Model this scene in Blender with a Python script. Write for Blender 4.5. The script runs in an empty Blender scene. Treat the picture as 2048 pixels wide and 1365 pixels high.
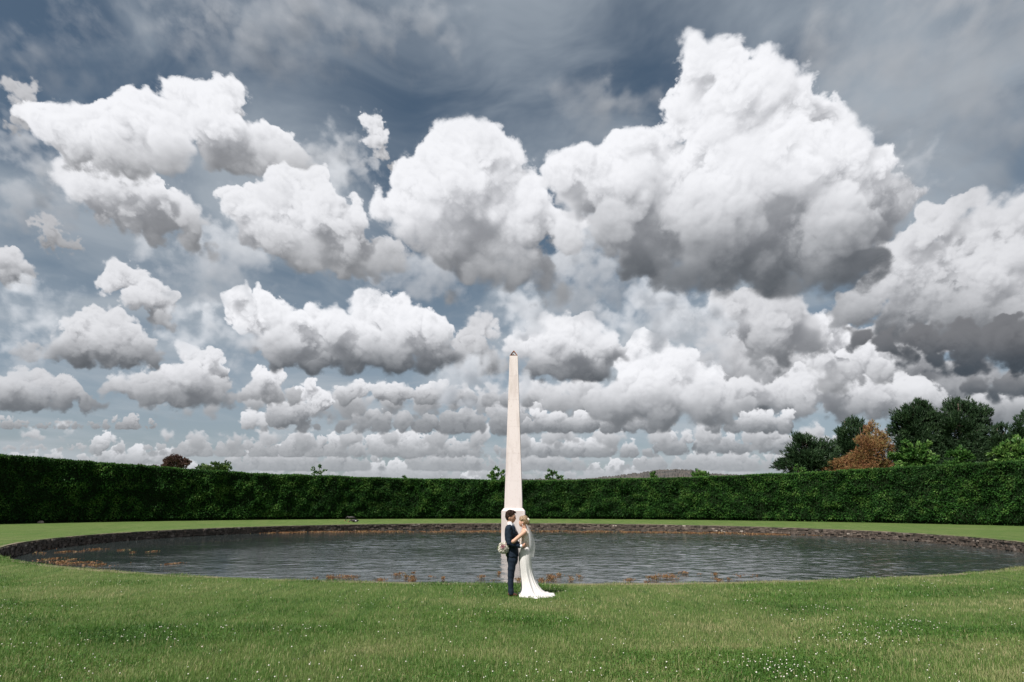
import bpy, bmesh, math, random
import numpy as np
from mathutils import Vector, Matrix, Quaternion

sc = bpy.context.scene
col = sc.collection
R = math.radians
rng = np.random.default_rng(7)
random.seed(7)

# ---------------------------------------------------------------- camera
CAM_H, TILT, ROLL, FPX = 1.97, 0.2340, -0.0018, 1365.33
cam_d = bpy.data.cameras.new('camera')
cam_d.sensor_width = 36.0
cam_d.lens = 24.0
cam_d.clip_start = 0.1
cam_d.clip_end = 20000.0
cam = bpy.data.objects.new('camera', cam_d)
col.objects.link(cam)
cam.location = (0, 0, CAM_H)
cam.rotation_euler = (math.pi / 2 + TILT, 0, 0)
cam.rotation_euler.rotate_axis('Z', -ROLL)
sc.camera = cam


def pix_dir(x, y):
    """direction of a pixel of the 2048x1365 photograph (x right, y forward, z up)"""
    dx, dy = x - 1024.0, y - 682.5
    c, s = math.cos(-ROLL), math.sin(-ROLL)
    dx, dy = dx * c - dy * s, dx * s + dy * c
    v = Vector((dx, FPX * math.cos(TILT) + dy * math.sin(TILT), FPX * math.sin(TILT) - dy * math.cos(TILT)))
    return v.normalized()


def on_ground(x, y, z=0.0):
    d = pix_dir(x, y)
    s = (z - CAM_H) / d.z
    return Vector((d.x * s, d.y * s, z))


def at_depth(x, y, Y):
    d = pix_dir(x, y)
    s = Y / d.y
    return Vector((d.x * s, Y, CAM_H + d.z * s))


# ---------------------------------------------------------------- light
SUN_EL, SUN_LEFT = 53.0, 42.0            # sun behind the camera, 42 degrees to the left
to_sun = Vector((-math.sin(R(SUN_LEFT)) * math.cos(R(SUN_EL)), -math.cos(R(SUN_LEFT)) * math.cos(R(SUN_EL)), math.sin(R(SUN_EL))))
sun_d = bpy.data.lights.new('sun', 'SUN')
sun_d.energy = 5.0
sun_d.angle = R(0.53)
sun_d.color = (1.0, 0.95, 0.88)
sun = bpy.data.objects.new('sun', sun_d)
col.objects.link(sun)
sun.location = to_sun * 60
sun.rotation_euler = to_sun.to_track_quat('Z', 'Y').to_euler()

sc.render.engine = 'CYCLES'
sc.cycles.shading_system = True
sc.cycles.use_denoising = True
sc.cycles.max_bounces = 8
sc.cycles.diffuse_bounces = 3
sc.cycles.glossy_bounces = 3
sc.cycles.transparent_max_bounces = 12
sc.cycles.caustics_reflective = False
sc.cycles.caustics_refractive = False
sc.view_settings.view_transform = 'Standard'
sc.view_settings.look = 'None'
sc.view_settings.exposure = 0.42
sc.view_settings.gamma = 1.0
sc.view_settings.use_curve_mapping = False
# ---------------------------------------------------------------- sky: Nishita air, a thin high veil and cumulus
# each cumulus: (base row, base darkness, brightness, edge softness, [(x, y, radius) of its main heads]) read off the photograph
def row(x0, x1, yb, h, n, seed):
    r_ = random.Random(seed)
    out = []
    ph = [r_.uniform(0, 6.28) for _ in range(4)]
    n = int(n * 1.5)
    for i in range(n):
        t = (i + r_.uniform(-.5, .5)) / max(n - 1, 1)
        x = x0 + (x1 - x0) * t
        env = .62 + .28 * math.sin((x1 - x0) / h * .55 * t + ph[0]) + .22 * math.sin((x1 - x0) / h * 1.25 * t + ph[1])
        if env < .16:
            continue
        top = h * (.35 + .75 * env)
        rr = top * r_.uniform(.32, .5)
        out.append((x, yb - rr * r_.uniform(.55, .9), rr))
        out.append((x + r_.uniform(-.5, .5) * h, yb - top + rr * .8, rr * r_.uniform(.55, .85)))
        out.append((x + r_.uniform(-.7, .7) * h, yb - rr * .45, rr * .6))
    return out


CLOUDS = [
    # big tower on the right
    (600, .16, 1.0, .12, [(1400, 104, 40), (1436, 102, 42), (1380, 130, 34), (1415, 140, 50), (1460, 140, 45), (1390, 190, 45), (1532, 120, 36), (1576, 136, 30), (1540, 170, 60), (1470, 200, 70), (1345, 205, 22), (1350, 240, 35), (1600, 190, 40), (1612, 230, 50), (1660, 250, 50), (1560, 260, 75), (1690, 270, 42), (1430, 280, 70), (1500, 330, 90), (1600, 330, 90), (1690, 330, 75), (1740, 335, 55), (1762, 380, 50), (1792, 405, 40), (1240, 300, 45), (1290, 292, 30), (1200, 330, 50), (1130, 332, 42), (1100, 342, 26), (1170, 380, 60), (1250, 370, 75), (1340, 350, 60), (1330, 430, 90), (1440, 430, 100), (1560, 430, 100), (1680, 430, 90), (1740, 440, 60), (1230, 450, 60), (1290, 510, 60), (1400, 520, 70), (1520, 530, 65), (1640, 520, 70), (1720, 520, 50), (1330, 556, 34), (1450, 562, 38), (1580, 562, 38), (1690, 556, 34)]),
    # centre
    (598, .42, .98, .14, [(905, 285, 48), (950, 290, 45), (870, 312, 50), (990, 318, 50), (840, 352, 55), (910, 370, 80), (990, 380, 75), (800, 400, 42), (762, 415, 32), (850, 430, 65), (930, 450, 75), (1010, 450, 75), (1060, 412, 55), (1092, 445, 50), (1135, 465, 40), (880, 490, 50), (960, 520, 55), (1030, 530, 50), (1080, 562, 36), (1010, 568, 30), (1115, 576, 24), (900, 590, 20)]),
    (360, .8, .9, .5, [(742, 250, 24), (752, 280, 24), (764, 310, 16), (786, 332, 13)]),
    # big left: body, hanging lobe, right arm
    (570, .55, .92, .20, [(575, 360, 40), (615, 370, 40), (650, 395, 36), (540, 385, 40), (470, 400, 36), (700, 440, 36), (560, 385, 34), (720, 520, 36), (780, 500, 26), (480, 410, 42), (530, 420, 52), (590, 430, 55), (640, 430, 48), (680, 450, 38), (700, 490, 34), (620, 500, 52), (680, 526, 38), (560, 480, 45), (760, 520, 32), (802, 520, 28), (740, 545, 24), (500, 460, 38), (610, 400, 30)]),
    (388, .62, .98, .16, [(75, 240, 40), (130, 255, 50), (180, 265, 62), (240, 258, 68), (300, 258, 70), (365, 235, 60), (362, 200, 44), (447, 194, 46), (430, 240, 60), (490, 275, 52), (545, 302, 52), (595, 335, 42), (620, 368, 26), (560, 345, 36), (440, 298, 58), (330, 300, 60), (230, 300, 60), (150, 290, 50), (500, 325, 40), (250, 330, 46), (330, 330, 40), (600, 375, 34)]),
    (512, .55, .92, .30, [(200, 320, 44), (270, 335, 44), (130, 345, 36), (180, 365, 58), (240, 370, 60), (300, 385, 50), (250, 420, 50), (320, 430, 45), (375, 440, 40), (362, 402, 28), (300, 465, 32), (378, 482, 32), (414, 515, 22)]),
    (300, .8, .55, .9, [(40, 185, 28), (60, 220, 30), (40, 250, 24)]),
    (520, .8, .5, .9, [(90, 455, 22), (105, 480, 26), (140, 495, 18)]),
    (620, .9, .80, 1.2, [(440, 500, 60), (420, 545, 50), (500, 540, 60), (470, 470, 50), (880, 560, 60), (820, 570, 50), (760, 580, 40), (1150, 540, 60), (1180, 480, 50), (1160, 600, 60), (1210, 560, 60), (330, 530, 40), (690, 380, 40), (1130, 620, 40)], .16),
    (470, .9, .70, 1.3, [(60, 320, 60), (90, 400, 60), (30, 420, 50), (140, 430, 40), (650, 330, 50), (690, 300, 40), (720, 350, 30), (1800, 330, 50), (1820, 380, 40)], .10),
    (850, .9, .85, 1.2, [(1290, 600, 60), (1360, 640, 70), (1420, 690, 50), (1230, 640, 50), (930, 760, 60), (1000, 770, 40), (420, 640, 40), (460, 690, 40), (380, 670, 40), (1050, 620, 50), (90, 640, 50), (30, 660, 50), (60, 740, 40)], .16),
    (180, .9, .62, 1.4, [(420, 50, 70), (520, 60, 90), (620, 40, 100), (720, 60, 90), (820, 40, 80), (300, 20, 60), (900, 90, 50), (170, 90, 60), (60, 130, 60)], .055),
    (420, .9, .52, 1.4, [(1660, 60, 90), (1760, 120, 110), (1880, 150, 130), (2000, 240, 130), (1960, 60, 120), (1830, 270, 90), (1960, 360, 90), (2060, 120, 120), (1250, 200, 60), (1170, 240, 60)], .07),
    # far left scrap
    (596, .18, .75, .25, [(12, 520, 30), (42, 540, 25), (60, 562, 20), (18, 556, 25), (-20, 540, 30)]),
    (752, .0, .10, .40, [(1715, 668, 22), (1780, 678, 32), (1850, 682, 40), (1930, 678, 48), (2010, 672, 54), (2090, 670, 60), (1810, 716, 22), (1870, 718, 28), (1950, 718, 32), (2040, 715, 38), (2110, 715, 40)]),
    # right edge: tall, dim
    (705, .22, .78, .18, [(1900, 420, 38), (1940, 402, 28), (1990, 430, 40), (2040, 420, 45), (1872, 442, 42), (1950, 480, 60), (2030, 500, 60), (1830, 480, 38), (1800, 520, 55), (1880, 540, 60), (1970, 560, 60), (2050, 570, 60), (1780, 560, 40), (1740, 600, 40), (1700, 622, 46), (1830, 610, 60), (1930, 620, 60), (2030, 630, 50), (1780, 652, 38), (1880, 662, 38), (1980, 662, 46), (2080, 640, 60)]),
    (800, .0, .20, .5, [(1950, 772, 26), (2030, 770, 36), (1990, 786, 24), (2080, 770, 40)]),
    (746, .30, .72, .22, [(1450, 610, 38), (1500, 620, 48), (1560, 620, 48), (1600, 650, 42), (1540, 670, 55), (1620, 690, 36), (1520, 716, 26), (1572, 720, 26), (1470, 642, 33)]),
    (800, .5, .95, .25, [(1650, 645, 28), (1684, 682, 34), (1700, 740, 38), (1726, 705, 34), (1660, 760, 34), (1640, 720, 30), (1760, 740, 34)]),
    # middle
    (770, .16, .95, .12, [(1022, 690, 18), (1050, 690, 28), (1090, 672, 38), (1142, 652, 32), (1120, 680, 45), (1180, 672, 38), (1212, 692, 32), (1230, 712, 22), (1100, 720, 42), (1170, 724, 46), (1070, 734, 32), (1130, 744, 30), (1200, 738, 30)]),
    (757, .14, 1.0, .10, [(480, 590, 26), (520, 596, 22), (465, 615, 22), (545, 627, 38), (590, 642, 32), (500, 640, 36), (620, 652, 42), (670, 652, 38), (738, 596, 28), (735, 630, 42), (776, 598, 14), (790, 642, 48), (830, 652, 42), (870, 672, 36), (850, 690, 38), (560, 690, 45), (640, 700, 50), (720, 692, 55), (790, 700, 50), (880, 710, 32), (550, 728, 24), (620, 730, 28), (700, 732, 28), (780, 730, 30), (860, 730, 26), (916, 728, 24), (512, 690, 22)]),
    (750, .6, .72, .5, [(960, 652, 26), (985, 668, 16), (950, 682, 28), (970, 718, 28), (925, 702, 28), (1000, 730, 20)]),
    (680, .4, .85, .25, [(230, 547, 30), (265, 562, 28), (214, 570, 22), (300, 590, 33), (330, 606, 26), (270, 600, 33), (318, 640, 25), (345, 655, 16)]),
    (745, .25, .80, .18, [(150, 652, 28), (190, 647, 33), (230, 642, 28), (245, 670, 34), (200, 690, 40), (150, 690, 38), (110, 702, 26), (60, 708, 24), (30, 712, 13), (270, 700, 38), (310, 718, 24), (220, 720, 26), (160, 720, 24)]),
    (826, .25, .88, .14, [(365, 702, 20), (390, 717, 26), (425, 717, 20), (435, 742, 24), (380, 752, 38), (330, 770, 38), (280, 767, 33), (240, 772, 28), (220, 780, 22), (300, 794, 32), (360, 794, 34), (420, 785, 36), (455, 803, 20)]),
    (835, .18, .68, .2, [(40, 762, 28), (10, 780, 33), (80, 772, 33), (125, 772, 26), (140, 786, 22), (60, 798, 36), (120, 803, 30), (180, 808, 24), (20, 808, 28), (210, 814, 16), (-30, 790, 36)]),
    (815, .45, .95, .14, [(525, 762, 26), (550, 757, 20), (510, 785, 22), (545, 790, 26), (585, 795, 20), (490, 797, 15)]),
    # the towers low on the right
    (862, .26, 1.0, .09, [(1270, 690, 22), (1296, 682, 20), (1330, 674, 13), (1310, 712, 38), (1262, 732, 38), (1350, 732, 42), (1280, 770, 58), (1370, 772, 58), (1420, 772, 38), (1400, 800, 48), (1440, 802, 33), (1320, 800, 58), (1250, 800, 50), (1200, 806, 38), (1460, 825, 26), (1240, 836, 24), (1330, 838, 24), (1420, 836, 24)]),
    (864, .22, .92, .24, row(1050, 1570, 864, 52, 14, 3)),
    (850, .16, .86, .14, [(1470, 780, 22), (1500, 770, 28), (1540, 790, 33), (1580, 780, 38), (1620, 770, 42), (1680, 780, 46), (1740, 790, 46), (1800, 790, 46), (1600, 816, 28), (1680, 822, 28), (1760, 822, 28), (1840, 800, 46), (1900, 815, 36), (1480, 815, 28), (1980, 815, 46), (2060, 815, 46)]),
    (818, .35, .92, .14, [(690, 792, 22), (720, 778, 18), (760, 782, 22), (800, 787, 25), (850, 792, 22), (880, 782, 25), (910, 792, 19), (940, 802, 16), (980, 802, 18), (1015, 802, 18), (1050, 800, 16)]),
    (864, .28, .95, .12, [(600, 792, 20), (620, 772, 16), (640, 802, 26), (590, 822, 28), (560, 832, 28)] + row(600, 1040, 864, 56, 13, 5)),
    (868, .5, .9, .2, [(500, 842, 20), (530, 847, 19), (560, 852, 15)]),
    # grey mass filling the right, and paler banks low behind the rest
    (830, .16, .70, .35, [(1480, 690, 50), (1440, 740, 50), (1520, 750, 60), (1600, 740, 60), (1660, 700, 60), (1740, 690, 60), (1800, 700, 60), (1760, 760, 60), (1860, 760, 60), (1700, 800, 40), (1940, 760, 60), (2030, 780, 60), (1600, 800, 40), (1520, 800, 36), (1850, 810, 36), (1960, 820, 40), (2060, 830, 40), (1430, 660, 34), (1900, 640, 60), (2000, 640, 60)]),
    (845, .40, .88, .45, [(500, 800, 26), (560, 812, 30), (640, 818, 30), (700, 812, 34), (780, 800, 34), (850, 812, 34), (920, 790, 34), (980, 806, 34), (1060, 790, 36), (1110, 800, 36), (1170, 790, 40), (1160, 830, 30), (1000, 830, 26), (1440, 760, 40), (1500, 800, 40), (300, 820, 20), (420, 826, 22), (360, 830, 22)], .7),
    (905, .45, .84, .5, [(330, 890, 16), (400, 886, 22), (470, 890, 20), (540, 880, 24), (610, 886, 24), (700, 880, 26), (780, 876, 26), (880, 880, 26), (960, 872, 26), (1040, 880, 26), (1120, 872, 28), (1220, 876, 28), (1320, 872, 28), (1420, 868, 30), (1520, 866, 32), (1620, 872, 30), (60, 880, 16), (120, 876, 14)], .8),
    (860, .5, .6, .5, row(-40, 300, 862, 26, 12, 8)),
    (912, .5, .92, .2, [(200, 893, 20), (215, 872, 11), (228, 882, 9), (190, 902, 12), (238, 900, 13)]),
    (905, .20, .82, .30, row(1340, 1780, 905, 62, 12, 11)),
    (914, .42, .88, .32, row(690, 1040, 914, 54, 12, 13)),
    (912, .30, .90, .30, row(1045, 1290, 914, 58, 9, 17)),
    (912, .55, .72, .35, row(270, 660, 918, 46, 13, 19) + row(20, 200, 905, 16, 9, 21)),
    (938, .40, .88, .34, row(480, 720, 950, 58, 7, 23) + row(1040, 1310, 944, 44, 10, 25) + row(1290, 1660, 942, 52, 11, 27) + row(840, 1040, 944, 42, 8, 28) + row(-40, 330, 935, 40, 12, 33)),
    (958, .5, .85, .4, row(-60, 2110, 966, 44, 66, 29)),
    (985, .6, .80, .2, row(-80, 2130, 988, 40, 70, 31)),
]


def sky_arrays():
    px, py, pr, kx = [], [], [], []
    cl = []
    for (yb, dark, bright, soft, puffs, *dn) in CLOUDS:
        dens = dn[0] if dn else 1.0
        a = len(px)
        els = []
        for (x, y, r) in puffs:
            d = pix_dir(x, y)
            d2, d3 = pix_dir(x + 4, y), pix_dir(x, y - 4)
            scale = 0.5 * (d.angle(d2) + d.angle(d3)) / 4
            el = math.degrees(math.asin(d.z))
            px.append(math.degrees(math.atan2(d.x, d.y)))
            py.append(el)
            pr.append(math.degrees(scale) * r)
            kx.append(math.cos(math.radians(el)))
        b = len(px)
        xm = sum(p[0] for p in puffs) / len(puffs)
        def slope(x, y):
            d = pix_dir(x, y)
            return math.degrees(d.z / d.y)
        vb = slope(xm, yb)
        vt = max(slope(x, y - r) for (x, y, r) in puffs)
        top = max(py[i] + pr[i] for i in range(a, b))
        frac = (24 + .27 * (yb - min(p[1] - p[2] for p in puffs))) / (yb - min(p[1] - p[2] for p in puffs))
        frac = min(.62, max(.3, frac))
        rb = sum(sorted(pr[a:b])[(b - a) // 3:]) / max(1, (b - a) - (b - a) // 3)
        m = rb * 1.2
        cl.append((a, b, min(px[i] - pr[i] / kx[i] for i in range(a, b)) - m, max(px[i] + pr[i] / kx[i] for i in range(a, b)) + m,
                   min(py[i] - pr[i] for i in range(a, b)) - m, top + m, vb, vt - vb, rb, dark, bright, soft, frac, dens))
    return px, py, pr, kx, cl


def osl_arr(ty, name, vals):
    return '%s %s[%d] = {%s}' % (ty, name, len(vals), ','.join(('%d' % v) if ty == 'int' else ('%.4g' % v) for v in vals))


PX, PY, PR, KX, CL = sky_arrays()
cols_ = list(zip(*CL))
OSL = '''
float smx(float a, float b, float k) { float h = clamp(0.5 + 0.5*(a-b)/k, 0.0, 1.0); return mix(b, a, h) + k*h*(1.0-h); }
float fbm3(point p, int n) { float s=0; float a=0.5; point q=p; for (int i=0;i<n;i++){ s+=a*noise("perlin",q); q=q*2.03+vector(7.1,3.7,1.3); a*=0.5; } return s; }
// signed depth inside the heads of one cloud, positive inside
float heads(point p, float lx[80], float ly[80], float lz[80], float lr[80], int n, float k) {
  float s = -99.0;
  for (int i=0; i<n; i++) s = smx(s, lr[i] - length(p - point(lx[i],ly[i],lz[i])), k);
  return s;
}
float lumps(point q, int n) {
  float s=0; float a=0.5; point w=q;
  for (int i=0;i<n;i++) { s += a*abs(noise("perlin",w)); w = w*2.17+vector(5.2,1.3,8.4); a*=0.52; }
  return s*1.9;
}
shader cumulus_sky(vector Dir = vector(0,0,1), color Air = color(0.1,0.2,0.4),
  %s,
  output color Col = 0)
{
  vector d = normalize(Dir);
  float el = degrees(asin(clamp(d[2],-1.0,1.0)));
  float az0 = degrees(atan2(d[0], d[1]));
  // the same field of clouds goes on round the horizon, mirrored every 92 degrees
  float t = (az0 + 46.0)/92.0; float ft = floor(t); float fr = t - ft;
  if (abs(mod(ft,2.0)) > 0.5) fr = 1.0 - fr;
  float az = fr*92.0 - 46.0;
  color acc = 0; float T = 1.0;
  vector L = normalize(vector(-0.42, 0.84, 0.34));
  float jit = noise("hash", point(d*73856.0));
  float lx[80]; float ly[80]; float lz[80]; float lr[80];
  float ck = cos(radians(el));
  float slope = degrees(tan(radians(el))/cos(radians(az)));
  if (el > -1.0) {
  for (int c=0; c<%d; c++) {
    if (T < 0.02) break;
    if (az < CX0[c] || az > CX1[c] || el < CY0[c] || el > CY1[c]) continue;
    float rb = CR[c]; float seed = 13.7*c; float soft = CS[c];
    float nf = 1.0/rb;
    // coarse warp of the outline
    float x = az*ck; float y = el;
    float wa = rb*(1.0+1.6*soft);
    float wx = 0.34*wa*(float)noise("perlin", point(x*nf*0.8, y*nf*0.8, seed)) + 0.15*wa*(float)noise("perlin", point(x*nf*2.3, y*nf*2.3, seed+3));
    float wy = 0.34*wa*(float)noise("perlin", point(x*nf*0.8, y*nf*0.8, seed+20)) + 0.15*wa*(float)noise("perlin", point(x*nf*2.3, y*nf*2.3, seed+23));
    float amp = (0.50+0.45*soft)*rb;
    int n = 0; float zmax = -99.0; float zmin = 99.0; float near = -99.0;
    float reach = 1.5*rb;
    for (int i=CA[c]; i<CB[c]; i++) {
      float dx = (PX[i]-az)*KX[i] - wx; float dy = PY[i]-el - wy; float r = PR[i];
      float dd = sqrt(dx*dx+dy*dy);
      if (dd < r + reach && n < 80) {
        lx[n] = dx; ly[n] = dy; lr[n] = r; lz[n] = rb*(1.5*(float)cellnoise(i*1.37+0.2)-0.75);
        near = max(near, r - dd);
        zmax = max(zmax, lz[n]+r); zmin = min(zmin, lz[n]-r);
        n += 1;
      }
    }
    if (near < -amp*0.75) continue;
    float k = 0.42*rb;
    float H = max(CH[c],0.01);
    float hgt = (slope - CV[c])/H + 0.04;
    float flat = smoothstep(-0.10, 0.12, hgt);
    if (flat <= 0.0) continue;
    float wsp = soft*(0.8 + 1.2*(float)noise("perlin", point(x*nf*0.9, y*nf*0.9, seed+50))) + 0.42*(1.0-smoothstep(0.0,0.55,hgt));
    wsp = max(wsp, 0.02);
    float edge = (0.10 + 1.0*wsp)*rb;
    float lowf = 0.5 + 0.5*(float)noise("perlin", point(x*nf*0.55, y*nf*0.55, seed+70));
    edge += rb*0.60*smoothstep(0.42, 0.80, lowf);
    float torn = 0.16 + 0.5*wsp;
    float z = zmax + amp*0.6;
    float st = 0.17*rb;
    z -= st*jit;
    float Tc = 1.0; color cacc = 0;
    float tbm = smoothstep(0.05, 0.08+CF[c]*1.45, hgt + 0.30*CF[c]*fbm3(point(x*nf*0.8, y*nf*1.2, seed+60), 4));
    color basec = mix(color(0.045,0.060,0.078), color(0.30,0.305,0.32), CD[c]);
    color amb = mix(basec, color(0.29,0.302,0.335)*(0.35+0.65*CT[c]), tbm);
    if (CN[c] < 0.5) amb = color(0.30,0.335,0.385)*CT[c];
    color sunc = color(0.60,0.593,0.592)*CT[c]*mix(0.10+0.35*CD[c], 1.0, tbm);
    for (int s=0; s<30; s++) {
      if (Tc < 0.03 || z < zmin) break;
      point p = point(0,0,z);
      float S = heads(p, lx, ly, lz, lr, n, k);
      if (S < -amp*0.7) { z -= max(-S-amp*0.6, st); continue; }
      point np = point(x, y, z)*nf*0.95 + vector(seed,0,0);
      float nz = lumps(np, 6);
      nz += torn*fbm3(np*3.1, 4);
      float D = clamp((S + amp*(nz-0.40))/edge, 0.0, 1.0);
      D = D*D*(3.0-2.0*D);
      D += 0.06*(0.5+2.0*soft)*smoothstep(0.0, 1.0, (S + 1.5*amp*(nz-0.30))/(0.7*rb));      // frayed vapour round the edge
      D *= flat*CN[c];
      if (D > 0.004) {
        float tau = 0.0; float dl = 0.16*rb; float tl = 0.0;
        for (int j=0; j<4; j++) {
          tl += dl;
          point lp = p + L*tl;
          float Sl = heads(lp, lx, ly, lz, lr, n, k);
          if (Sl > -amp*0.6) {
            float nl = j < 2 ? lumps((point(x,y,0)+lp)*nf*0.95 + vector(seed,0,0), 3-j) : 0.40;
            tau += clamp((Sl + amp*(nl-0.40))/(edge+0.12*rb), 0.0, 1.0)*dl;
          }
          dl *= 1.75;
        }
        tau *= nf;
        float sunl = 0.56*exp(-2.6*tau) + 0.44*exp(-0.75*tau);
        float dT = exp(-D*st*nf*9.0);
        color sc = amb*(0.72+0.28*exp(-1.2*tau)) + sunc*sunl;
        cacc += sc*(Tc*(1.0-dT));
        Tc *= dT;
      }
      z -= st;
    }
    float A = 1.0 - Tc;
    if (A < 0.003) continue;
    float dist = 1.0 - smoothstep(0.0, 10.0, el);                          // air between us and the far rows
    cacc = mix(cacc, color(0.62,0.66,0.70)*A, (0.26+0.22*(1.0-smoothstep(0.5,4.5,el)))*dist);
    acc += cacc*T;
    T *= Tc;
  }
  }
  // high thin veil
  vector q = vector(d[0], d[1], 0.0)/max(d[2]+0.12, 0.05);
  float a1 = fbm3(point(q[0]*0.9, q[1]*0.8, 2.0), 4);
  float a2 = fbm3(point(q[0]*2.6 + 1.8*a1, q[1]*2.0 + 1.4*a1, 5.0), 6);
  float a3 = fbm3(point(q[0]*0.7, q[1]*0.7, 9.0), 3);
  float veil = smoothstep(-0.05, 1.05, 0.36 + 1.1*a1 + 1.1*a2 + 1.2*a3);
  veil = mix(veil, 0.42 + 0.50*veil, (1.0-smoothstep(4.0, 26.0, el)))*step(-1.0, el);
  color sky = mix(Air*mix(color(1), color(0.92,1.0,1.12), 1.0-smoothstep(2.0,20.0,el)), mix(color(0.36,0.405,0.455), color(0.45,0.49,0.53), 1.0-smoothstep(6.0,26.0,el)), veil*0.88);
  Col = (acc + T*sky)*0.80;
}
''' % (',\n  '.join([osl_arr('float', 'PX', PX), osl_arr('float', 'PY', PY), osl_arr('float', 'PR', PR), osl_arr('float', 'KX', KX),
                    osl_arr('int', 'CA', cols_[0]), osl_arr('int', 'CB', cols_[1])] +
                   [osl_arr('float', n, cols_[i + 2]) for i, n in enumerate(['CX0', 'CX1', 'CY0', 'CY1', 'CV', 'CH', 'CR', 'CD', 'CT', 'CS', 'CF', 'CN'])]),
       len(CL))

world = bpy.data.worlds.new('World')
sc.world = world
world.use_nodes = True
wn = world.node_tree
txt = bpy.data.texts.new('cumulus_sky.osl')
txt.write(OSL)
n_osl = wn.nodes.new('ShaderNodeScript')
n_osl.mode = 'INTERNAL'
n_osl.script = txt
n_sky = wn.nodes.new('ShaderNodeTexSky')
n_sky.sky_type = 'NISHITA'
n_sky.sun_disc = False
n_sky.sun_elevation = R(SUN_EL)
n_sky.sun_rotation = math.atan2(to_sun.x, to_sun.y)
n_tc = wn.nodes.new('ShaderNodeTexCoord')
SKY_STRENGTH = 0.10
n_hs = wn.nodes.new('ShaderNodeHueSaturation')
n_hs.inputs['Saturation'].default_value = 0.94
n_hs.inputs['Hue'].default_value = 0.488
n_hs.inputs['Value'].default_value = 0.56 * SKY_STRENGTH
wn.links.new(n_sky.outputs[0], n_hs.inputs['Color'])
wn.links.new(n_tc.outputs['Generated'], n_osl.inputs['Dir'])
wn.links.new(n_hs.outputs[0], n_osl.inputs['Air'])
n_mul = wn.nodes.new('ShaderNodeVectorMath')
n_mul.operation = 'SCALE'
n_mul.inputs['Scale'].default_value = 1.0 / SKY_STRENGTH
wn.links.new(n_osl.outputs['Col'], n_mul.inputs[0])
wn.links.new(n_mul.outputs[0], wn.nodes['Background'].inputs['Color'])
wn.nodes['Background'].inputs['Strength'].default_value = SKY_STRENGTH
world.cycles.sampling_method = 'MANUAL'
world.cycles.sample_map_resolution = 256
# ---------------------------------------------------------------- helpers
def tag(o, label=None, cat=None, group=None, kind=None):
    if label: o['label'] = label
    if cat: o['category'] = cat
    if group: o['group'] = group
    if kind: o['kind'] = kind
    return o


def empty(name, loc=(0, 0, 0), rz=0.0):
    o = bpy.data.objects.new(name, None)
    o.empty_display_size = 0.2
    col.objects.link(o)
    o.location = loc
    o.rotation_euler = (0, 0, rz)
    return o


def link(name, me, parent=None):
    o = bpy.data.objects.new(name, me)
    col.objects.link(o)
    if parent is not None:
        o.parent = parent
        bpy.context.view_layer.update()
        o.matrix_parent_inverse = parent.matrix_world.inverted()
    return o


def mesh(name, V, F, m=None, smooth=False, tint=None):
    """V (n,3); F list of tuples or an (m,3) int array; tint one float per vertex"""
    me = bpy.data.meshes.new(name)
    V = np.asarray(V, dtype=np.float32)
    if isinstance(F, np.ndarray):
        k = F.shape[1]
        me.vertices.add(len(V)); me.vertices.foreach_set('co', V.ravel())
        me.loops.add(F.size); me.loops.foreach_set('vertex_index', F.ravel().astype(np.int32))
        me.polygons.add(len(F)); me.polygons.foreach_set('loop_start', np.arange(0, F.size, k, dtype=np.int32))
        me.update(calc_edges=True)
    else:
        me.from_pydata([tuple(map(float, v)) for v in V], [], [tuple(map(int, f)) for f in F]); me.update()
    if smooth:
        me.polygons.foreach_set('use_smooth', np.ones(len(me.polygons), dtype=bool))
    if tint is not None:
        a = me.attributes.new('tint', 'FLOAT', 'POINT')
        a.data.foreach_set('value', np.asarray(tint, dtype=np.float32))
    if m is not None:
        me.materials.append(m)
    return me


def box(sx, sy, sz, bev=0.0, z0=0.0):
    bm = bmesh.new()
    bmesh.ops.create_cube(bm, size=1.0)
    bmesh.ops.scale(bm, vec=(sx, sy, sz), verts=bm.verts)
    bmesh.ops.translate(bm, vec=(0, 0, z0 + sz / 2), verts=bm.verts)
    if bev:
        bmesh.ops.bevel(bm, geom=bm.edges[:], offset=bev, segments=2, affect='EDGES')
    return bm


def bm_mesh(name, bm, m, smooth=False):
    me = bpy.data.meshes.new(name)
    bm.to_mesh(me); bm.free()
    if smooth:
        me.polygons.foreach_set('use_smooth', np.ones(len(me.polygons), dtype=bool))
    if m: me.materials.append(m)
    return me


def tube(path, radii, seg=8, cap=True):
    """verts, faces of a tapered tube through the points of path"""
    V, F = [], []
    n = len(path)
    up = Vector((0.31, 0.17, 0.93)).normalized()
    for i, p in enumerate(path):
        p = Vector(p)
        a = Vector(path[max(i - 1, 0)]); b = Vector(path[min(i + 1, n - 1)])
        t = (b - a).normalized()
        u = t.cross(up)
        if u.length < 1e-3: u = t.cross(Vector((1, 0, 0)))
        u.normalize(); w = t.cross(u)
        for k in range(seg):
            g = 2 * math.pi * k / seg
            V.append(p + (u * math.cos(g) + w * math.sin(g)) * radii[i])
    for i in range(n - 1):
        for k in range(seg):
            F.append((i * seg + k, i * seg + (k + 1) % seg, (i + 1) * seg + (k + 1) % seg, (i + 1) * seg + k))
    if cap:
        F.append(tuple(range(seg))[::-1]); F.append(tuple((n - 1) * seg + k for k in range(seg)))
    return V, F


class Acc:
    def __init__(s): s.V, s.F = [], []
    def add(s, V, F):
        b = len(s.V); s.V += [tuple(v) for v in V]; s.F += [tuple(b + i for i in f) for f in F]
    def mesh(s, name, m, smooth=False): return mesh(name, s.V, s.F, m, smooth)


# --- materials
def nodes(name):
    m = bpy.data.materials.new(name); m.use_nodes = True
    nt = m.node_tree
    return m, nt, nt.nodes['Principled BSDF'], nt.nodes['Material Output']


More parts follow.
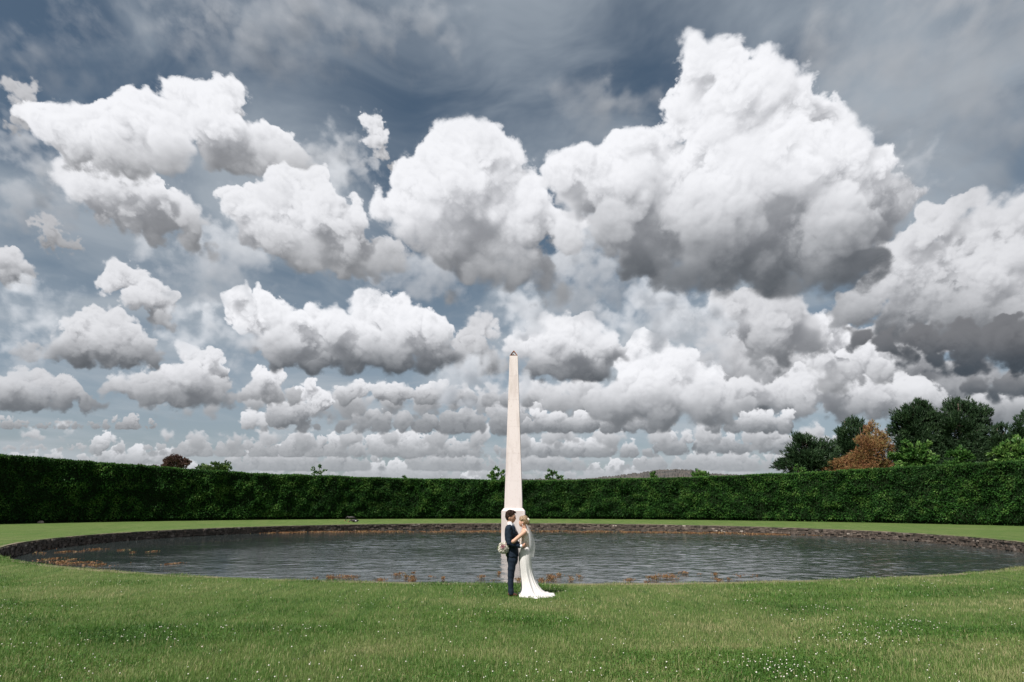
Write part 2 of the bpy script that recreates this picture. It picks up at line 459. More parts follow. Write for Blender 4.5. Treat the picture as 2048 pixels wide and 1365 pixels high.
def mixcol(nt, fac, a, b, blend='MIX'):
    n = nt.nodes.new('ShaderNodeMix'); n.data_type = 'RGBA'; n.blend_type = blend
    for sock, v in ((n.inputs[0], fac), (n.inputs[6], a), (n.inputs[7], b)):
        if isinstance(v, bpy.types.NodeSocket): nt.links.new(v, sock)
        elif isinstance(v, (int, float)): sock.default_value = v
        else: sock.default_value = (*v, 1.0)
    return n.outputs[2]


def noise(nt, scale, detail=4, rough=0.55, stretch=None, coord='Object', dist=0.0):
    tc = nt.nodes.new('ShaderNodeTexCoord')
    src = tc.outputs[coord]
    if coord == 'World':
        pass
    if stretch:
        mp = nt.nodes.new('ShaderNodeMapping'); mp.inputs['Scale'].default_value = stretch
        nt.links.new(src, mp.inputs[0]); src = mp.outputs[0]
    n = nt.nodes.new('ShaderNodeTexNoise')
    n.inputs['Scale'].default_value = scale; n.inputs['Detail'].default_value = detail
    n.inputs['Roughness'].default_value = rough; n.inputs['Distortion'].default_value = dist
    nt.links.new(src, n.inputs['Vector'])
    return n.outputs['Fac']


def ramp(nt, fac, lo, hi):
    n = nt.nodes.new('ShaderNodeMapRange'); n.interpolation_type = 'SMOOTHSTEP'
    n.inputs['From Min'].default_value = lo; n.inputs['From Max'].default_value = hi
    nt.links.new(fac, n.inputs['Value'])
    return n.outputs['Result']


def attr(nt, name='tint'):
    n = nt.nodes.new('ShaderNodeAttribute'); n.attribute_name = name
    return n.outputs['Fac']


def bump(nt, bsdf, h, strength=0.3, dist=0.02):
    n = nt.nodes.new('ShaderNodeBump'); n.inputs['Strength'].default_value = strength; n.inputs['Distance'].default_value = dist
    nt.links.new(h, n.inputs['Height']); nt.links.new(n.outputs[0], bsdf.inputs['Normal'])


def plain(name, c, rough=0.6, c2=None, scale=8, bstr=0.0, metal=0.0, spec=0.5, bscale=None, bdist=0.01):
    m, nt, b, o = nodes(name)
    b.inputs['Roughness'].default_value = rough; b.inputs['Metallic'].default_value = metal
    b.inputs['Specular IOR Level'].default_value = spec
    if c2:
        nt.links.new(mixcol(nt, ramp(nt, noise(nt, scale), .35, .65), c, c2), b.inputs['Base Color'])
    else:
        b.inputs['Base Color'].default_value = (*c, 1)
    if bstr: bump(nt, b, noise(nt, bscale or scale * 2, 5), bstr, bdist)
    return m


def leaf_mat(name, stops, rough=0.55, trans=0.25, patch=None, spec=0.3):
    """leaf colour from the per-leaf tint, plus a broad patch noise; a little light passes through"""
    m, nt, b, o = nodes(name)
    t = attr(nt)
    cr = nt.nodes.new('ShaderNodeValToRGB')
    while len(cr.color_ramp.elements) < len(stops): cr.color_ramp.elements.new(0.5)
    for e, (p, c) in zip(cr.color_ramp.elements, stops): e.position = p; e.color = (*c, 1)
    nt.links.new(t, cr.inputs[0])
    c = cr.outputs[0]
    if patch:
        sc_, lo, hi, pc, am = patch
        f = ramp(nt, noise(nt, sc_, 3), lo, hi)
        mm = nt.nodes.new('ShaderNodeMath'); mm.operation = 'MULTIPLY'; mm.inputs[1].default_value = am; nt.links.new(f, mm.inputs[0])
        c = mixcol(nt, mm.outputs[0], c, pc)
    nt.links.new(c, b.inputs['Base Color'])
    b.inputs['Roughness'].default_value = rough
    b.inputs['Specular IOR Level'].default_value = spec
    tr = nt.nodes.new('ShaderNodeBsdfTranslucent'); nt.links.new(c, tr.inputs['Color'])
    mx = nt.nodes.new('ShaderNodeMixShader'); mx.inputs[0].default_value = trans
    nt.links.new(b.outputs[0], mx.inputs[1]); nt.links.new(tr.outputs[0], mx.inputs[2]); nt.links.new(mx.outputs[0], o.inputs['Surface'])
    return m


# --- smooth value noise in numpy, for shaping geometry
def vnoise(P, seed=0):
    P = np.asarray(P, float); I = np.floor(P).astype(np.int64); f = P - I; f = f * f * (3 - 2 * f)
    def h(ix, iy, iz):
        n = (ix * 374761393 + iy * 668265263 + iz * 2147483647 + seed * 974711) & 0xffffffff
        n = ((n ^ (n >> 13)) * 1274126177) & 0xffffffff
        return ((n ^ (n >> 16)) & 0xffff) / 65535.0
    r = 0
    for dx in (0, 1):
        for dy in (0, 1):
            for dz in (0, 1):
                w = (f[:, 0] if dx else 1 - f[:, 0]) * (f[:, 1] if dy else 1 - f[:, 1]) * (f[:, 2] if dz else 1 - f[:, 2])
                r = r + w * h(I[:, 0] + dx, I[:, 1] + dy, I[:, 2] + dz)
    return r


def fbm(P, n=4, seed=0):
    s, a, t = 0, .5, 0
    P = np.asarray(P, float)
    for i in range(n):
        s = s + a * vnoise(P * 2.03 ** i + i * 17.3, seed + i); t += a; a *= .5
    return s / t


# --- closed surface of a signed distance field (surface nets)
def surface(fn, lo, hi, vox):
    lo = np.array(lo, float); hi = np.array(hi, float)
    n = np.ceil((hi - lo) / vox).astype(int) + 1
    ax = [lo[i] + vox * np.arange(n[i]) for i in range(3)]
    X, Y, Z = np.meshgrid(*ax, indexing='ij')
    D = fn(X, Y, Z)
    D[0] = D[-1] = 1; D[:, 0] = D[:, -1] = 1; D[:, :, 0] = D[:, :, -1] = 1
    ins = D < 0
    c = [ins[i:n[0] - 1 + i, j:n[1] - 1 + j, k:n[2] - 1 + k] for i in (0, 1) for j in (0, 1) for k in (0, 1)]
    cnt = sum(x.astype(int) for x in c)
    cell = (cnt > 0) & (cnt < 8)
    idx = -np.ones(cell.shape, int); idx[cell] = np.arange(cell.sum())
    ci = np.argwhere(cell)
    acc = np.zeros((len(ci), 3)); wt = np.zeros(len(ci))
    corners = [(i, j, k) for i in (0, 1) for j in (0, 1) for k in (0, 1)]
    for a in range(8):
        for b in range(a + 1, 8):
            A, B = np.array(corners[a]), np.array(corners[b])
            if abs(A - B).sum() != 1: continue
            da = D[tuple((ci + A).T)]; db = D[tuple((ci + B).T)]
            m = (da < 0) != (db < 0)
            t = np.where(m, da / np.where(np.abs(da - db) < 1e-12, 1, da - db), 0)
            p = A + (B - A) * t[:, None]
            acc += p * m[:, None]; wt += m
    V = lo + vox * (ci + acc / np.maximum(wt, 1)[:, None])
    F = []
    for axis in range(3):
        u, v = [(1, 2), (2, 0), (0, 1)][axis]
        s0 = [slice(None)] * 3; s1 = [slice(None)] * 3
        s0[axis] = slice(0, -1); s1[axis] = slice(1, None)
        a, b = ins[tuple(s0)], ins[tuple(s1)]
        for flip, m in ((0, a & ~b), (1, ~a & b)):
            e = np.argwhere(m)
            e = e[(e[:, u] > 0) & (e[:, v] > 0)]
            if not len(e): continue
            def cidx(du, dv):
                q = e.copy(); q[:, u] -= du; q[:, v] -= dv
                return idx[tuple(q.T)]
            q = np.stack([cidx(1, 1), cidx(0, 1), cidx(0, 0), cidx(1, 0)], 1)
            if flip: q = q[:, ::-1]
            F.append(q)
    return V, np.concatenate(F).astype(np.int32)


def smin(a, b, k):
    h = np.clip(.5 + .5 * (b - a) / k, 0, 1)
    return b * (1 - h) + a * h - k * h * (1 - h)


def cone(X, Y, Z, a, b, ra, rb, sy=1.0):
    a = np.array(a, float); b = np.array(b, float)
    d = b - a; L = (d * d).sum()
    t = np.clip(((X - a[0]) * d[0] + (Y - a[1]) * d[1] + (Z - a[2]) * d[2]) / max(L, 1e-9), 0, 1)
    dx = X - a[0] - t * d[0]; dy = (Y - a[1] - t * d[1]) / sy; dz = Z - a[2] - t * d[2]
    return np.sqrt(dx * dx + dy * dy + dz * dz) - (ra + (rb - ra) * t)


def ell(X, Y, Z, c, r):
    k = np.sqrt(((X - c[0]) / r[0]) ** 2 + ((Y - c[1]) / r[1]) ** 2 + ((Z - c[2]) / r[2]) ** 2)
    return (k - 1) * min(r)


def loft(X, Y, Z, rows):
    """rows (z, cx, cy, rx, ry) from low to high"""
    rows = np.array(sorted(rows), float)
    z = rows[:, 0]
    g = lambda i: np.interp(Z, z, rows[:, i])
    rx, ry = g(3), g(4)
    k = (((np.abs(X - g(1)) / rx) ** 2.3 + (np.abs(Y - g(2)) / ry) ** 2.3)) ** (1 / 2.3)
    d = (k - 1) * np.minimum(rx, ry)
    return np.maximum(d, np.maximum(z[0] - Z, Z - z[-1]))
# ================================================================ THE SETTING
POND_C, POND_R = (0.95, 45.7), 27.6
WATER_Z = -0.55

# --- lawn: one sheet with the round hole of the pond, out to the horizon
m_lawn, nt, b, o = nodes('lawn_turf')
g1 = ramp(nt, noise(nt, .16, 4, coord='Object'), .38, .64)
g2 = ramp(nt, noise(nt, 1.7, 5, coord='Object'), .30, .70)
g3 = noise(nt, 22, 4, .7, coord='Object')
c = mixcol(nt, g1, (.062, .122, .024), (.098, .145, .040))
c = mixcol(nt, g2, c, (.060, .120, .022))
c = mixcol(nt, ramp(nt, g3, .40, .75), c, (.120, .155, .050))
nt.links.new(c, b.inputs['Base Color'])
b.inputs['Roughness'].default_value = .9
b.inputs['Specular IOR Level'].default_value = .15
bump(nt, b, noise(nt, 45, 5, .75, coord='Object'), .9, .05)
st = ramp(nt, noise(nt, 1.0, 4, .6, (1.3, .16, 1)), .40, .66)
c = mixcol(nt, st, c, (.115, .150, .048))
c = mixcol(nt, ramp(nt, noise(nt, 2.2, 5, .7, (1.4, .20, 1)), .50, .70), c, (.042, .085, .018))
nt.links.new(c, b.inputs['Base Color'])

radii = [POND_R + .12, POND_R + .5, POND_R + 1.2, POND_R + 2.5, 33, 37, 42, 48, 55, 64, 75, 95, 130, 200, 400, 900, 2500, 7000, 14000]
NA = 288
V, F = [], []
for i, r in enumerate(radii):
    for k in range(NA):
        a = 2 * math.pi * k / NA
        V.append((POND_C[0] + r * math.sin(a), POND_C[1] + r * math.cos(a), 0.0))
for i in range(len(radii) - 1):
    for k in range(NA):
        F.append((i * NA + k, i * NA + (k + 1) % NA, (i + 1) * NA + (k + 1) % NA, (i + 1) * NA + k)[::-1])
V = np.array(V)
tag(link('lawn', mesh('lawn', V, F, m_lawn, True)), kind='structure')

# --- pond bed and water
m_bed = plain('pond_mud', (.030, .026, .018), .9, (.05, .042, .025), .6)
V = [(POND_C[0] + POND_R * 1.005 * math.sin(2 * math.pi * k / 96), POND_C[1] + POND_R * 1.005 * math.cos(2 * math.pi * k / 96), -1.6) for k in range(96)]
tag(link('pond_bed', mesh('pond_bed', V, [tuple(range(96))[::-1]], m_bed)), kind='structure')

m_water, nt, b, o = nodes('pond_water')
b.inputs['Base Color'].default_value = (.030, .040, .040, 1)
b.inputs['Roughness'].default_value = .05
b.inputs['IOR'].default_value = 1.333
b.inputs['Specular IOR Level'].default_value = .5
w1 = noise(nt, 1.5, 3, .55, (.95, 1.5, 1), dist=.8)
w2 = noise(nt, 4.6, 3, .55, (.9, 1.3, 1), dist=.5)
calm = ramp(nt, noise(nt, .085, 3, .5, (1.0, 1.7, 1)), .30, .62)
mm = nt.nodes.new('ShaderNodeMath'); mm.operation = 'MULTIPLY_ADD'; mm.inputs[1].default_value = .25
nt.links.new(w2, mm.inputs[0]); nt.links.new(w1, mm.inputs[2])
mq = nt.nodes.new('ShaderNodeMath'); mq.operation = 'MULTIPLY_ADD'; mq.inputs[1].default_value = .55; mq.inputs[2].default_value = .45
tcx = nt.nodes.new('ShaderNodeTexCoord'); sx_ = nt.nodes.new('ShaderNodeSeparateXYZ'); nt.links.new(tcx.outputs['Object'], sx_.inputs[0])
nzx = nt.nodes.new('ShaderNodeMath'); nzx.operation = 'MULTIPLY_ADD'; nzx.inputs[1].default_value = 14.0
nt.links.new(noise(nt, .16, 3, .5, (.7, 1.6, 1)), nzx.inputs[0]); nt.links.new(sx_.outputs[0], nzx.inputs[2])
lee = ramp(nt, nzx.outputs[0], -15.0, -7.0)               # the left end lies in the lee of the hedge and stays smooth
lc_ = nt.nodes.new('ShaderNodeMath'); lc_.operation = 'MULTIPLY_ADD'; lc_.inputs[1].default_value = .9; lc_.inputs[2].default_value = .1
nt.links.new(lee, lc_.inputs[0])
nt.links.new(calm, mq.inputs[0])
mp = nt.nodes.new('ShaderNodeMath'); mp.operation = 'MULTIPLY'
nt.links.new(mm.outputs[0], mp.inputs[0]); nt.links.new(mq.outputs[0], mp.inputs[1])
ml = nt.nodes.new('ShaderNodeMath'); ml.operation = 'MULTIPLY'; nt.links.new(mp.outputs[0], ml.inputs[0]); nt.links.new(lc_.outputs[0], ml.inputs[1])
bump(nt, b, ml.outputs[0], .5, .06)
# wavelets are real relief: a fine grid, ruffled by the wind except in the lee at the left
DX = .15
gx = np.arange(POND_C[0] - POND_R - .2, POND_C[0] + POND_R + .2, DX); gy = np.arange(POND_C[1] - POND_R - .2, POND_C[1] + POND_R + .2, DX)
GX, GY = np.meshgrid(gx, gy, indexing='ij')
X_, Y_ = GX.ravel(), GY.ravel()
O_ = np.zeros_like(X_)
def wn_(sx, sy, seed, n_=2, rot=0.0):
    c_, s_ = math.cos(rot), math.sin(rot)
    return fbm(np.stack([(X_ * c_ + Y_ * s_) * sx, (-X_ * s_ + Y_ * c_) * sy, O_], 1), n_, seed) - .5
lee_ = np.clip((X_ + 14 * (fbm(np.stack([X_ * .12, Y_ * .25, O_], 1), 3, 91) - .5) + 17) / 9, .08, 1)
gust = .55 + .9 * np.clip(fbm(np.stack([X_ * .09, Y_ * .16, O_], 1), 3, 92) * 2.2 - .6, 0, 1)
shore = np.clip((POND_C[1] + 24 - Y_) / 12, .35, 1)
ph = X_ * 2.2 + Y_ * 4.6 + 3.0 * wn_(.22, .3, 95)
ph2 = -X_ * 3.4 + Y_ * 4.2 + 3.0 * wn_(.25, .3, 96)
hgt_ = .034 * wn_(1.6, 1.9, 93, 3, .3) + .026 * wn_(3.0, 3.3, 94, 2, -.4) + .003 * np.sin(ph) * (wn_(.3, .4, 97) > -.05) + .005 * np.sin(ph2) * np.clip((X_ - 3) / 6, 0, 1)
Zw = WATER_Z + hgt_ * lee_ * gust * shore
ins_ = (X_ - POND_C[0]) ** 2 + (Y_ - POND_C[1]) ** 2 < (POND_R + .10) ** 2
na_, nb_ = GX.shape
idx_ = np.arange(na_ * nb_).reshape(na_, nb_)
Fq = np.stack([idx_[:-1, :-1], idx_[1:, :-1], idx_[1:, 1:], idx_[:-1, 1:]], -1).reshape(-1, 4)
Fq = Fq[ins_[Fq].all(1)]
used = np.unique(Fq); rm = -np.ones(na_ * nb_, int); rm[used] = np.arange(len(used))
tag(link('pond_water', mesh('pond_water', np.stack([X_, Y_, Zw], 1)[used], rm[Fq].astype(np.int32), m_water, True)), kind='structure')

# --- stone retaining wall of the pond
m_stone, nt, b, o = nodes('wall_stone')
t = attr(nt)
cr = nt.nodes.new('ShaderNodeValToRGB')
for e, (p, c) in zip([cr.color_ramp.elements[0], cr.color_ramp.elements.new(.35), cr.color_ramp.elements.new(.7), cr.color_ramp.elements[-1]],
                     [(0, (.042, .032, .026)), (.35, (.090, .068, .054)), (.7, (.150, .118, .098)), (1, (.36, .31, .27))]):
    e.position = p; e.color = (*c, 1)
nt.links.new(t, cr.inputs[0])
c = mixcol(nt, ramp(nt, noise(nt, 6, 5), .45, .7), cr.outputs[0], (.045, .040, .032))
nt.links.new(c, b.inputs['Base Color']); b.inputs['Roughness'].default_value = .92
bump(nt, b, noise(nt, 18, 6), .8, .03)
m_mortar = plain('wall_earth', (.040, .032, .026), .95, (.07, .055, .045), 3)
wall = empty('pond_wall', (POND_C[0], POND_C[1], 0))
tag(wall, 'low dark stone retaining wall ringing the round pond', 'wall')
V, F = [], []
for r, z in ((POND_R + .16, -.03), (POND_R + .02, -.03), (POND_R + .02, -1.6)):
    for k in range(192):
        a = 2 * math.pi * k / 192
        V.append((POND_C[0] + r * math.sin(a), POND_C[1] + r * math.cos(a), z))
for i in range(2):
    for k in range(192):
        F.append((i * 192 + k, i * 192 + (k + 1) % 192, (i + 1) * 192 + (k + 1) % 192, (i + 1) * 192 + k))
link('wall_core', mesh('wall_core', V, F, m_mortar), wall)
BV, BF, BT = [], [], []
def ring_block(a0, a1, r0, r1, z0, z1, tint, jit):
    base = len(BV)
    for (a, r, z) in ((a0, r0, z0), (a1, r0, z0), (a1, r1, z0), (a0, r1, z0), (a0, r0, z1), (a1, r0, z1), (a1, r1, z1), (a0, r1, z1)):
        rr = r + random.uniform(-jit, jit)
        BV.append((POND_C[0] + rr * math.sin(a), POND_C[1] + rr * math.cos(a), z + random.uniform(-jit, jit) * .6)); BT.append(tint)
    for f in ((0, 1, 2, 3), (7, 6, 5, 4), (0, 4, 5, 1), (1, 5, 6, 2), (2, 6, 7, 3), (3, 7, 4, 0)):
        BF.append(tuple(base + i for i in f))
zc = -.72
while zc < -.03:
    hgt = random.uniform(.09, .15)
    if zc + hgt > -.06: hgt = -.015 - zc
    a = random.uniform(0, .01)
    while a < 2 * math.pi:
        w = random.uniform(.16, .46) / POND_R
        pr = random.choice([0, 0, .02, .04, .07])
        ring_block(a, a + w - .018 / POND_R, POND_R - .07 - pr, POND_R + .10, zc, zc + hgt - .014, min(1, max(0, random.gauss(.36, .22))), .016)
        a += w
    zc += hgt
link('stones', mesh('stones', BV, BF, m_stone, tint=BT), wall)['kind'] = 'stuff'
# worn strip of bare soil and pale capping grit along the rim
m_grit = plain('rim_grit', (.17, .14, .095), .95, (.055, .085, .022), .35)
V, F, N = [], [], 720
for k in range(N):
    a = 2 * math.pi * k / N
    w = .02 + .10 * random.random()
    for r, z in ((POND_R - .05, -.012), (POND_R - .04, .018), (POND_R + .06 + w, .022), (POND_R + .12 + w, -.01)):
        V.append((POND_C[0] + (r + random.uniform(-.02, .02)) * math.sin(a), POND_C[1] + (r) * math.cos(a), z))
for k in range(N):
    for j in range(3):
        F.append((k * 4 + j, k * 4 + j + 1, ((k + 1) % N) * 4 + j + 1, ((k + 1) % N) * 4 + j))
link('capping', mesh('capping', V, F, m_grit), wall)

# --- distant wooded hill beyond the hedge
m_hill, nt, b, o = nodes('hill_scrub')
c = mixcol(nt, ramp(nt, noise(nt, .02, 5), .35, .65), (.040, .042, .040), (.085, .072, .064))
nt.links.new(c, b.inputs['Base Color']); b.inputs['Roughness'].default_value = 1
HY = 2600.0
prof = [(900, 1012), (1000, 1000), (1040, 962), (1090, 961), (1180, 960), (1215, 956), (1262, 951), (1300, 945), (1330, 942), (1352, 941), (1385, 943), (1410, 948), (1440, 950), (1480, 951), (1530, 955), (1600, 962), (1700, 985), (1800, 1008)]
xs = np.linspace(prof[0][0], prof[-1][0], 420)
ys = np.interp(xs, [p[0] for p in prof], [p[1] for p in prof])
V, F = [], []
ND = 26
for i, (x, y) in enumerate(zip(xs, ys)):
    top = at_depth(x, y, HY)
    for j in range(ND):
        u = j / (ND - 1)
        yy = HY - 900 + 1500 * u
        s = math.sin(math.pi * min(1, u / .6) / 2) if u < .6 else math.cos((u - .6) / .4 * math.pi / 2)
        V.append((top.x * (yy / HY if u < .6 else 1), yy, max(-2, top.z * s)))
V = np.array(V)
V[:, 2] += (fbm(V * .035, 3, 5) - .5) * 7 * np.clip(V[:, 2] / 40, 0, 1)
# crowns of the wood along the flanks
V[:, 2] += np.where(V[:, 2] > 15, np.random.default_rng(3).random(len(V)) ** 2 * 6, 0)
for i in range(len(xs) - 1):
    for j in range(ND - 1):
        F.append((i * ND + j, (i + 1) * ND + j, (i + 1) * ND + j + 1, i * ND + j + 1))
tag(link('hill', mesh('hill', V, F, m_hill, False)), kind='structure')
# ================================================================ HEDGE
HC, HR, HH, HT = np.array((-0.5, 38.9)), 55.8, 5.55, 2.6
A0, A1 = R(-96), R(96)


def hedge_top_at(x, y):
    """height of the hedge top seen at a pixel: the ray meets the ring of the inner face"""
    d = pix_dir(x, y)
    h2 = np.array((d.x, d.y)); p = -HC
    A_, B_, C_ = h2 @ h2, h2 @ p, p @ p - HR * HR
    s_ = (-B_ + math.sqrt(B_ * B_ - A_ * C_)) / A_
    q_ = h2 * s_ - HC
    return math.atan2(q_[0], q_[1]), CAM_H + d.z * s_


tops = sorted(hedge_top_at(*p_) for p_ in ((0, 914), (120, 922), (250, 931), (500, 948), (760, 957), (1055, 961), (1300, 956), (1500, 948.5), (1650, 941), (1800, 931), (1930, 925), (2048, 917)))
tops = [(A0, tops[0][1])] + tops + [(A1, tops[-1][1])]
print('hedge heights', [round(t_[1], 2) for t_ in tops])
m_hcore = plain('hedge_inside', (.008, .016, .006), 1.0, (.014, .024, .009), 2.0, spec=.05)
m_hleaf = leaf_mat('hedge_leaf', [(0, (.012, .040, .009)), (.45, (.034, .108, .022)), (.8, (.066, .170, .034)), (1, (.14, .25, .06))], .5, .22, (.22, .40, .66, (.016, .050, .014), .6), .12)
hedge = empty('hedge', (HC[0], HC[1] + HR, 0))
tag(hedge, 'tall clipped dark green hedge curving round behind the pond', 'hedge')


def hedge_shape(a, z):
    """uneven face: how far the face bulges in at angle a and height z, and the height of the top"""
    P = np.stack([a * 30, z * .55, np.zeros_like(a)], 1)
    Q = np.stack([a * HR * .9, z * .9, np.ones_like(a) * 3], 1)
    bul = (fbm(P, 3, 11) - .5) * .80 + (fbm(Q, 3, 12) - .5) * .62
    top = np.interp(a, [t_[0] for t_ in tops], [t_[1] for t_ in tops]) - .06 + (fbm(np.stack([a * 26, a * 0, a * 0], 1), 3, 13) - .5) * .22
    return bul, top


na, nz = 620, 22
aa = np.linspace(A0, A1, na)
V = []
for j in range(nz):
    z = np.full(na, j / (nz - 1) * HH)
    bul, top = hedge_shape(aa, z)
    z = z / HH * top
    low = .35 * (z < .4)
    r = HR + .12 + low - bul
    V.append(np.stack([HC[0] + r * np.sin(aa), HC[1] + r * np.cos(aa), z - .06], 1))
for r_, dz in ((HT * .5, -.06), (HT, -.12), (HT + .05, -HH)):
    bul, top = hedge_shape(aa, np.full(na, HH))
    r = HR + r_
    V.append(np.stack([HC[0] + r * np.sin(aa), HC[1] + r * np.cos(aa), np.maximum(top + dz, 0)], 1))
rows_ = len(V)
V = np.concatenate(V)
I = np.arange(na - 1)
F = np.concatenate([np.stack([j * na + I, j * na + I + 1, (j + 1) * na + I + 1, (j + 1) * na + I], 1) for j in range(rows_ - 1)])
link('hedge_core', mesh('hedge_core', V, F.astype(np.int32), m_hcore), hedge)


def sprays(P, D, size, rg, droop=.2, nb=3, wid=.34, tint0=None, spread=.75):
    """leafy sprays: nb pointed blades at each point P leaning along D"""
    n = len(P)
    Vs, Ts = [], []
    for k in range(nb):
        d = D + rg.normal(0, spread, (n, 3)); d[:, 2] -= droop * rg.random(n)
        d /= np.linalg.norm(d, axis=1)[:, None]
        s = np.cross(d, rg.normal(0, 1, (n, 3))); s /= np.maximum(np.linalg.norm(s, axis=1), 1e-6)[:, None]
        L = (size * rg.uniform(.6, 1.25, n))[:, None]
        b = P - d * L * .25
        Vs += [b + d * L * .45 + s * L * wid * .5, b + d * L * .45 - s * L * wid * .5, b + d * L, b]
        t = rg.random(n) if tint0 is None else np.clip(tint0 + rg.normal(0, .13, n), 0, 1)
        Ts += [t, t, t, t]
    V = np.stack(Vs, 1).reshape(-1, 3)
    T = np.stack(Ts, 1).reshape(-1)
    base = (np.arange(n * nb) * 4)[:, None]
    F = np.concatenate([base + np.array([[0, 2, 1]]), base + np.array([[0, 1, 3]])], 1).reshape(-1, 3)
    return V, F.astype(np.int32), T


rg = np.random.default_rng(21)
n1 = 92000
# denser where the photograph looks
a = np.where(rg.random(n1) < .93, rg.uniform(R(-66), R(66), n1), rg.uniform(A0, A1, n1))
zf = rg.random(n1)
bul, top = hedge_shape(a, zf * HH)
z = zf * top
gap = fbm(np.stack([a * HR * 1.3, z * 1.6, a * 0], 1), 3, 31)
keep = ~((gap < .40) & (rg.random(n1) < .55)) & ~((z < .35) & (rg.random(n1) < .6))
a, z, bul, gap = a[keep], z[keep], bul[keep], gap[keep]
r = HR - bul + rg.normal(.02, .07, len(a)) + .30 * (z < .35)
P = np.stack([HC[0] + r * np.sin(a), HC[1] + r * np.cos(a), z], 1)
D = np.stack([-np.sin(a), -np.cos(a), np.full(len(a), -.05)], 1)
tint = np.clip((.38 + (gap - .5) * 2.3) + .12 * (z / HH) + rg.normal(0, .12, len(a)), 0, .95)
s1 = sprays(P, D, np.full(len(a), .21), rg, .35, 3, .40, tint)
n2 = 22000
a = np.where(rg.random(n2) < .93, rg.uniform(R(-66), R(66), n2), rg.uniform(A0, A1, n2))
q = rg.random(n2) ** 1.7
bul, top = hedge_shape(a, np.full(n2, HH))
r = HR - bul + q * HT
P = np.stack([HC[0] + r * np.sin(a), HC[1] + r * np.cos(a), top + rg.normal(0, .05, n2) - .03], 1)
D = np.stack([rg.normal(0, .3, n2), rg.normal(0, .3, n2), np.ones(n2)], 1)
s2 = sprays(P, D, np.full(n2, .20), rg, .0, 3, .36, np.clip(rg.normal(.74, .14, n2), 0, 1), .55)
V = np.concatenate([s1[0], s2[0]]); F = np.concatenate([s1[1], s2[1] + len(s1[0])]); T = np.concatenate([s1[2], s2[2]])
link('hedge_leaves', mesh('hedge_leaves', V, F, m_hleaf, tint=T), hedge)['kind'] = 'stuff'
# ================================================================ OBELISK
m_lime, nt, b, o = nodes('obelisk_stone')
s1 = noise(nt, 1.2, 6, .6, (1.2, 1.2, .25))
s2 = noise(nt, 9, 5)
c = mixcol(nt, ramp(nt, s1, .44, .62), (.70, .632, .615), (.585, .515, .49))
c = mixcol(nt, ramp(nt, s2, .55, .8), c, (.57, .49, .45))
nt.links.new(c, b.inputs['Base Color']); b.inputs['Roughness'].default_value = .85
bump(nt, b, noise(nt, 30, 5), .25, .01)
m_wet = plain('obelisk_waterline', (.30, .23, .16), .8, (.20, .17, .12), 3)
m_copper = plain('copper_frame', (.33, .15, .085), .45, (.16, .08, .06), 9, metal=.8)
m_brassl = plain('tarnished_lattice', (.12, .11, .11), .4, (.45, .46, .47), 14, metal=.7)
ob = on_ground(1028.5, 1086, WATER_Z)
OY = ob.y
OX = at_depth(1028.2, 900, OY).x
zt = lambda y: at_depth(1028, y, OY).z
wid = lambda p: (at_depth(1028 + p / 2, 900, OY) - at_depth(1028 - p / 2, 900, OY)).x
obelisk = empty('obelisk', (OX, OY, -1.6), R(-2.6))
tag(obelisk, 'tall pale stone obelisk standing in the middle of the pond', 'obelisk')


def frustum(w0, w1, z0, z1, bev=.012):
    bm = bmesh.new()
    vs = [bm.verts.new((sx * w / 2, sy * w / 2, z)) for (w, z) in ((w0, z0), (w1, z1)) for (sx, sy) in ((-1, -1), (1, -1), (1, 1), (-1, 1))]
    bm.faces.new(vs[0:4][::-1]); bm.faces.new(vs[4:8])
    for k in range(4): bm.faces.new((vs[k], vs[(k + 1) % 4], vs[4 + (k + 1) % 4], vs[4 + k]))
    if bev: bmesh.ops.bevel(bm, geom=bm.edges[:], offset=bev, segments=2, affect='EDGES')
    return bm


def local(name, bm, m, parent):
    o_ = bpy.data.objects.new(name, bm_mesh(name, bm, m)); col.objects.link(o_); o_.parent = parent
    return o_


Z0 = 1.6   # local z of world zero
WP, WS0, WS1 = wid(45.4), wid(34.6), wid(16.6)
zp, zc_, zs, ztop = zt(1022.5) + Z0, zt(1016.5) + Z0, zt(713.5) + Z0, zt(701.5) + Z0
local('plinth', frustum(WP * 1.35, WP * 1.3, 0, Z0 + WATER_Z - .04), m_wet, obelisk)
ped = local('pedestal', frustum(WP, WP, Z0 + WATER_Z - .05, zp), m_lime, obelisk)
local('chamfer', frustum(WP - .01, WS0 + .05, zp + .003, zc_, .01), m_lime, ped)
edges = [0, .17, .345, .52, .70, .86, 1.0]
for e0, e1 in zip(edges[:-1], edges[1:]):
    za, zb = zc_ + (zs - zc_) * e0, zc_ + (zs - zc_) * e1
    local('shaft_block', frustum(WS0 + (WS1 - WS0) * e0, WS0 + (WS1 - WS0) * e1, za + .0012, zb, .004), m_lime, obelisk)
acc = Acc()
h = WS1 / 2 - .03
apex = Vector((0, 0, ztop))
cs = [Vector((sx * h, sy * h, zs + .01)) for (sx, sy) in ((-1, -1), (1, -1), (1, 1), (-1, 1))]
for k in range(4):
    acc.add(*tube([cs[k], apex - (apex - cs[k]) * .12], [.034, .026], 6))
    acc.add(*tube([cs[k], cs[(k + 1) % 4]], [.03, .03], 6))
p4 = [c_ + (apex - c_) * .74 for c_ in cs]
for k in range(4): acc.add(*tube([p4[k], p4[(k + 1) % 4]], [.022, .022], 6))
acc.add(*tube([apex - Vector((0, 0, .12)), apex + Vector((0, 0, .02))], [.05, .012], 6))
capf = bpy.data.objects.new('cap_frame', acc.mesh('cap_frame', m_copper)); col.objects.link(capf); capf.parent = obelisk
acc = Acc()
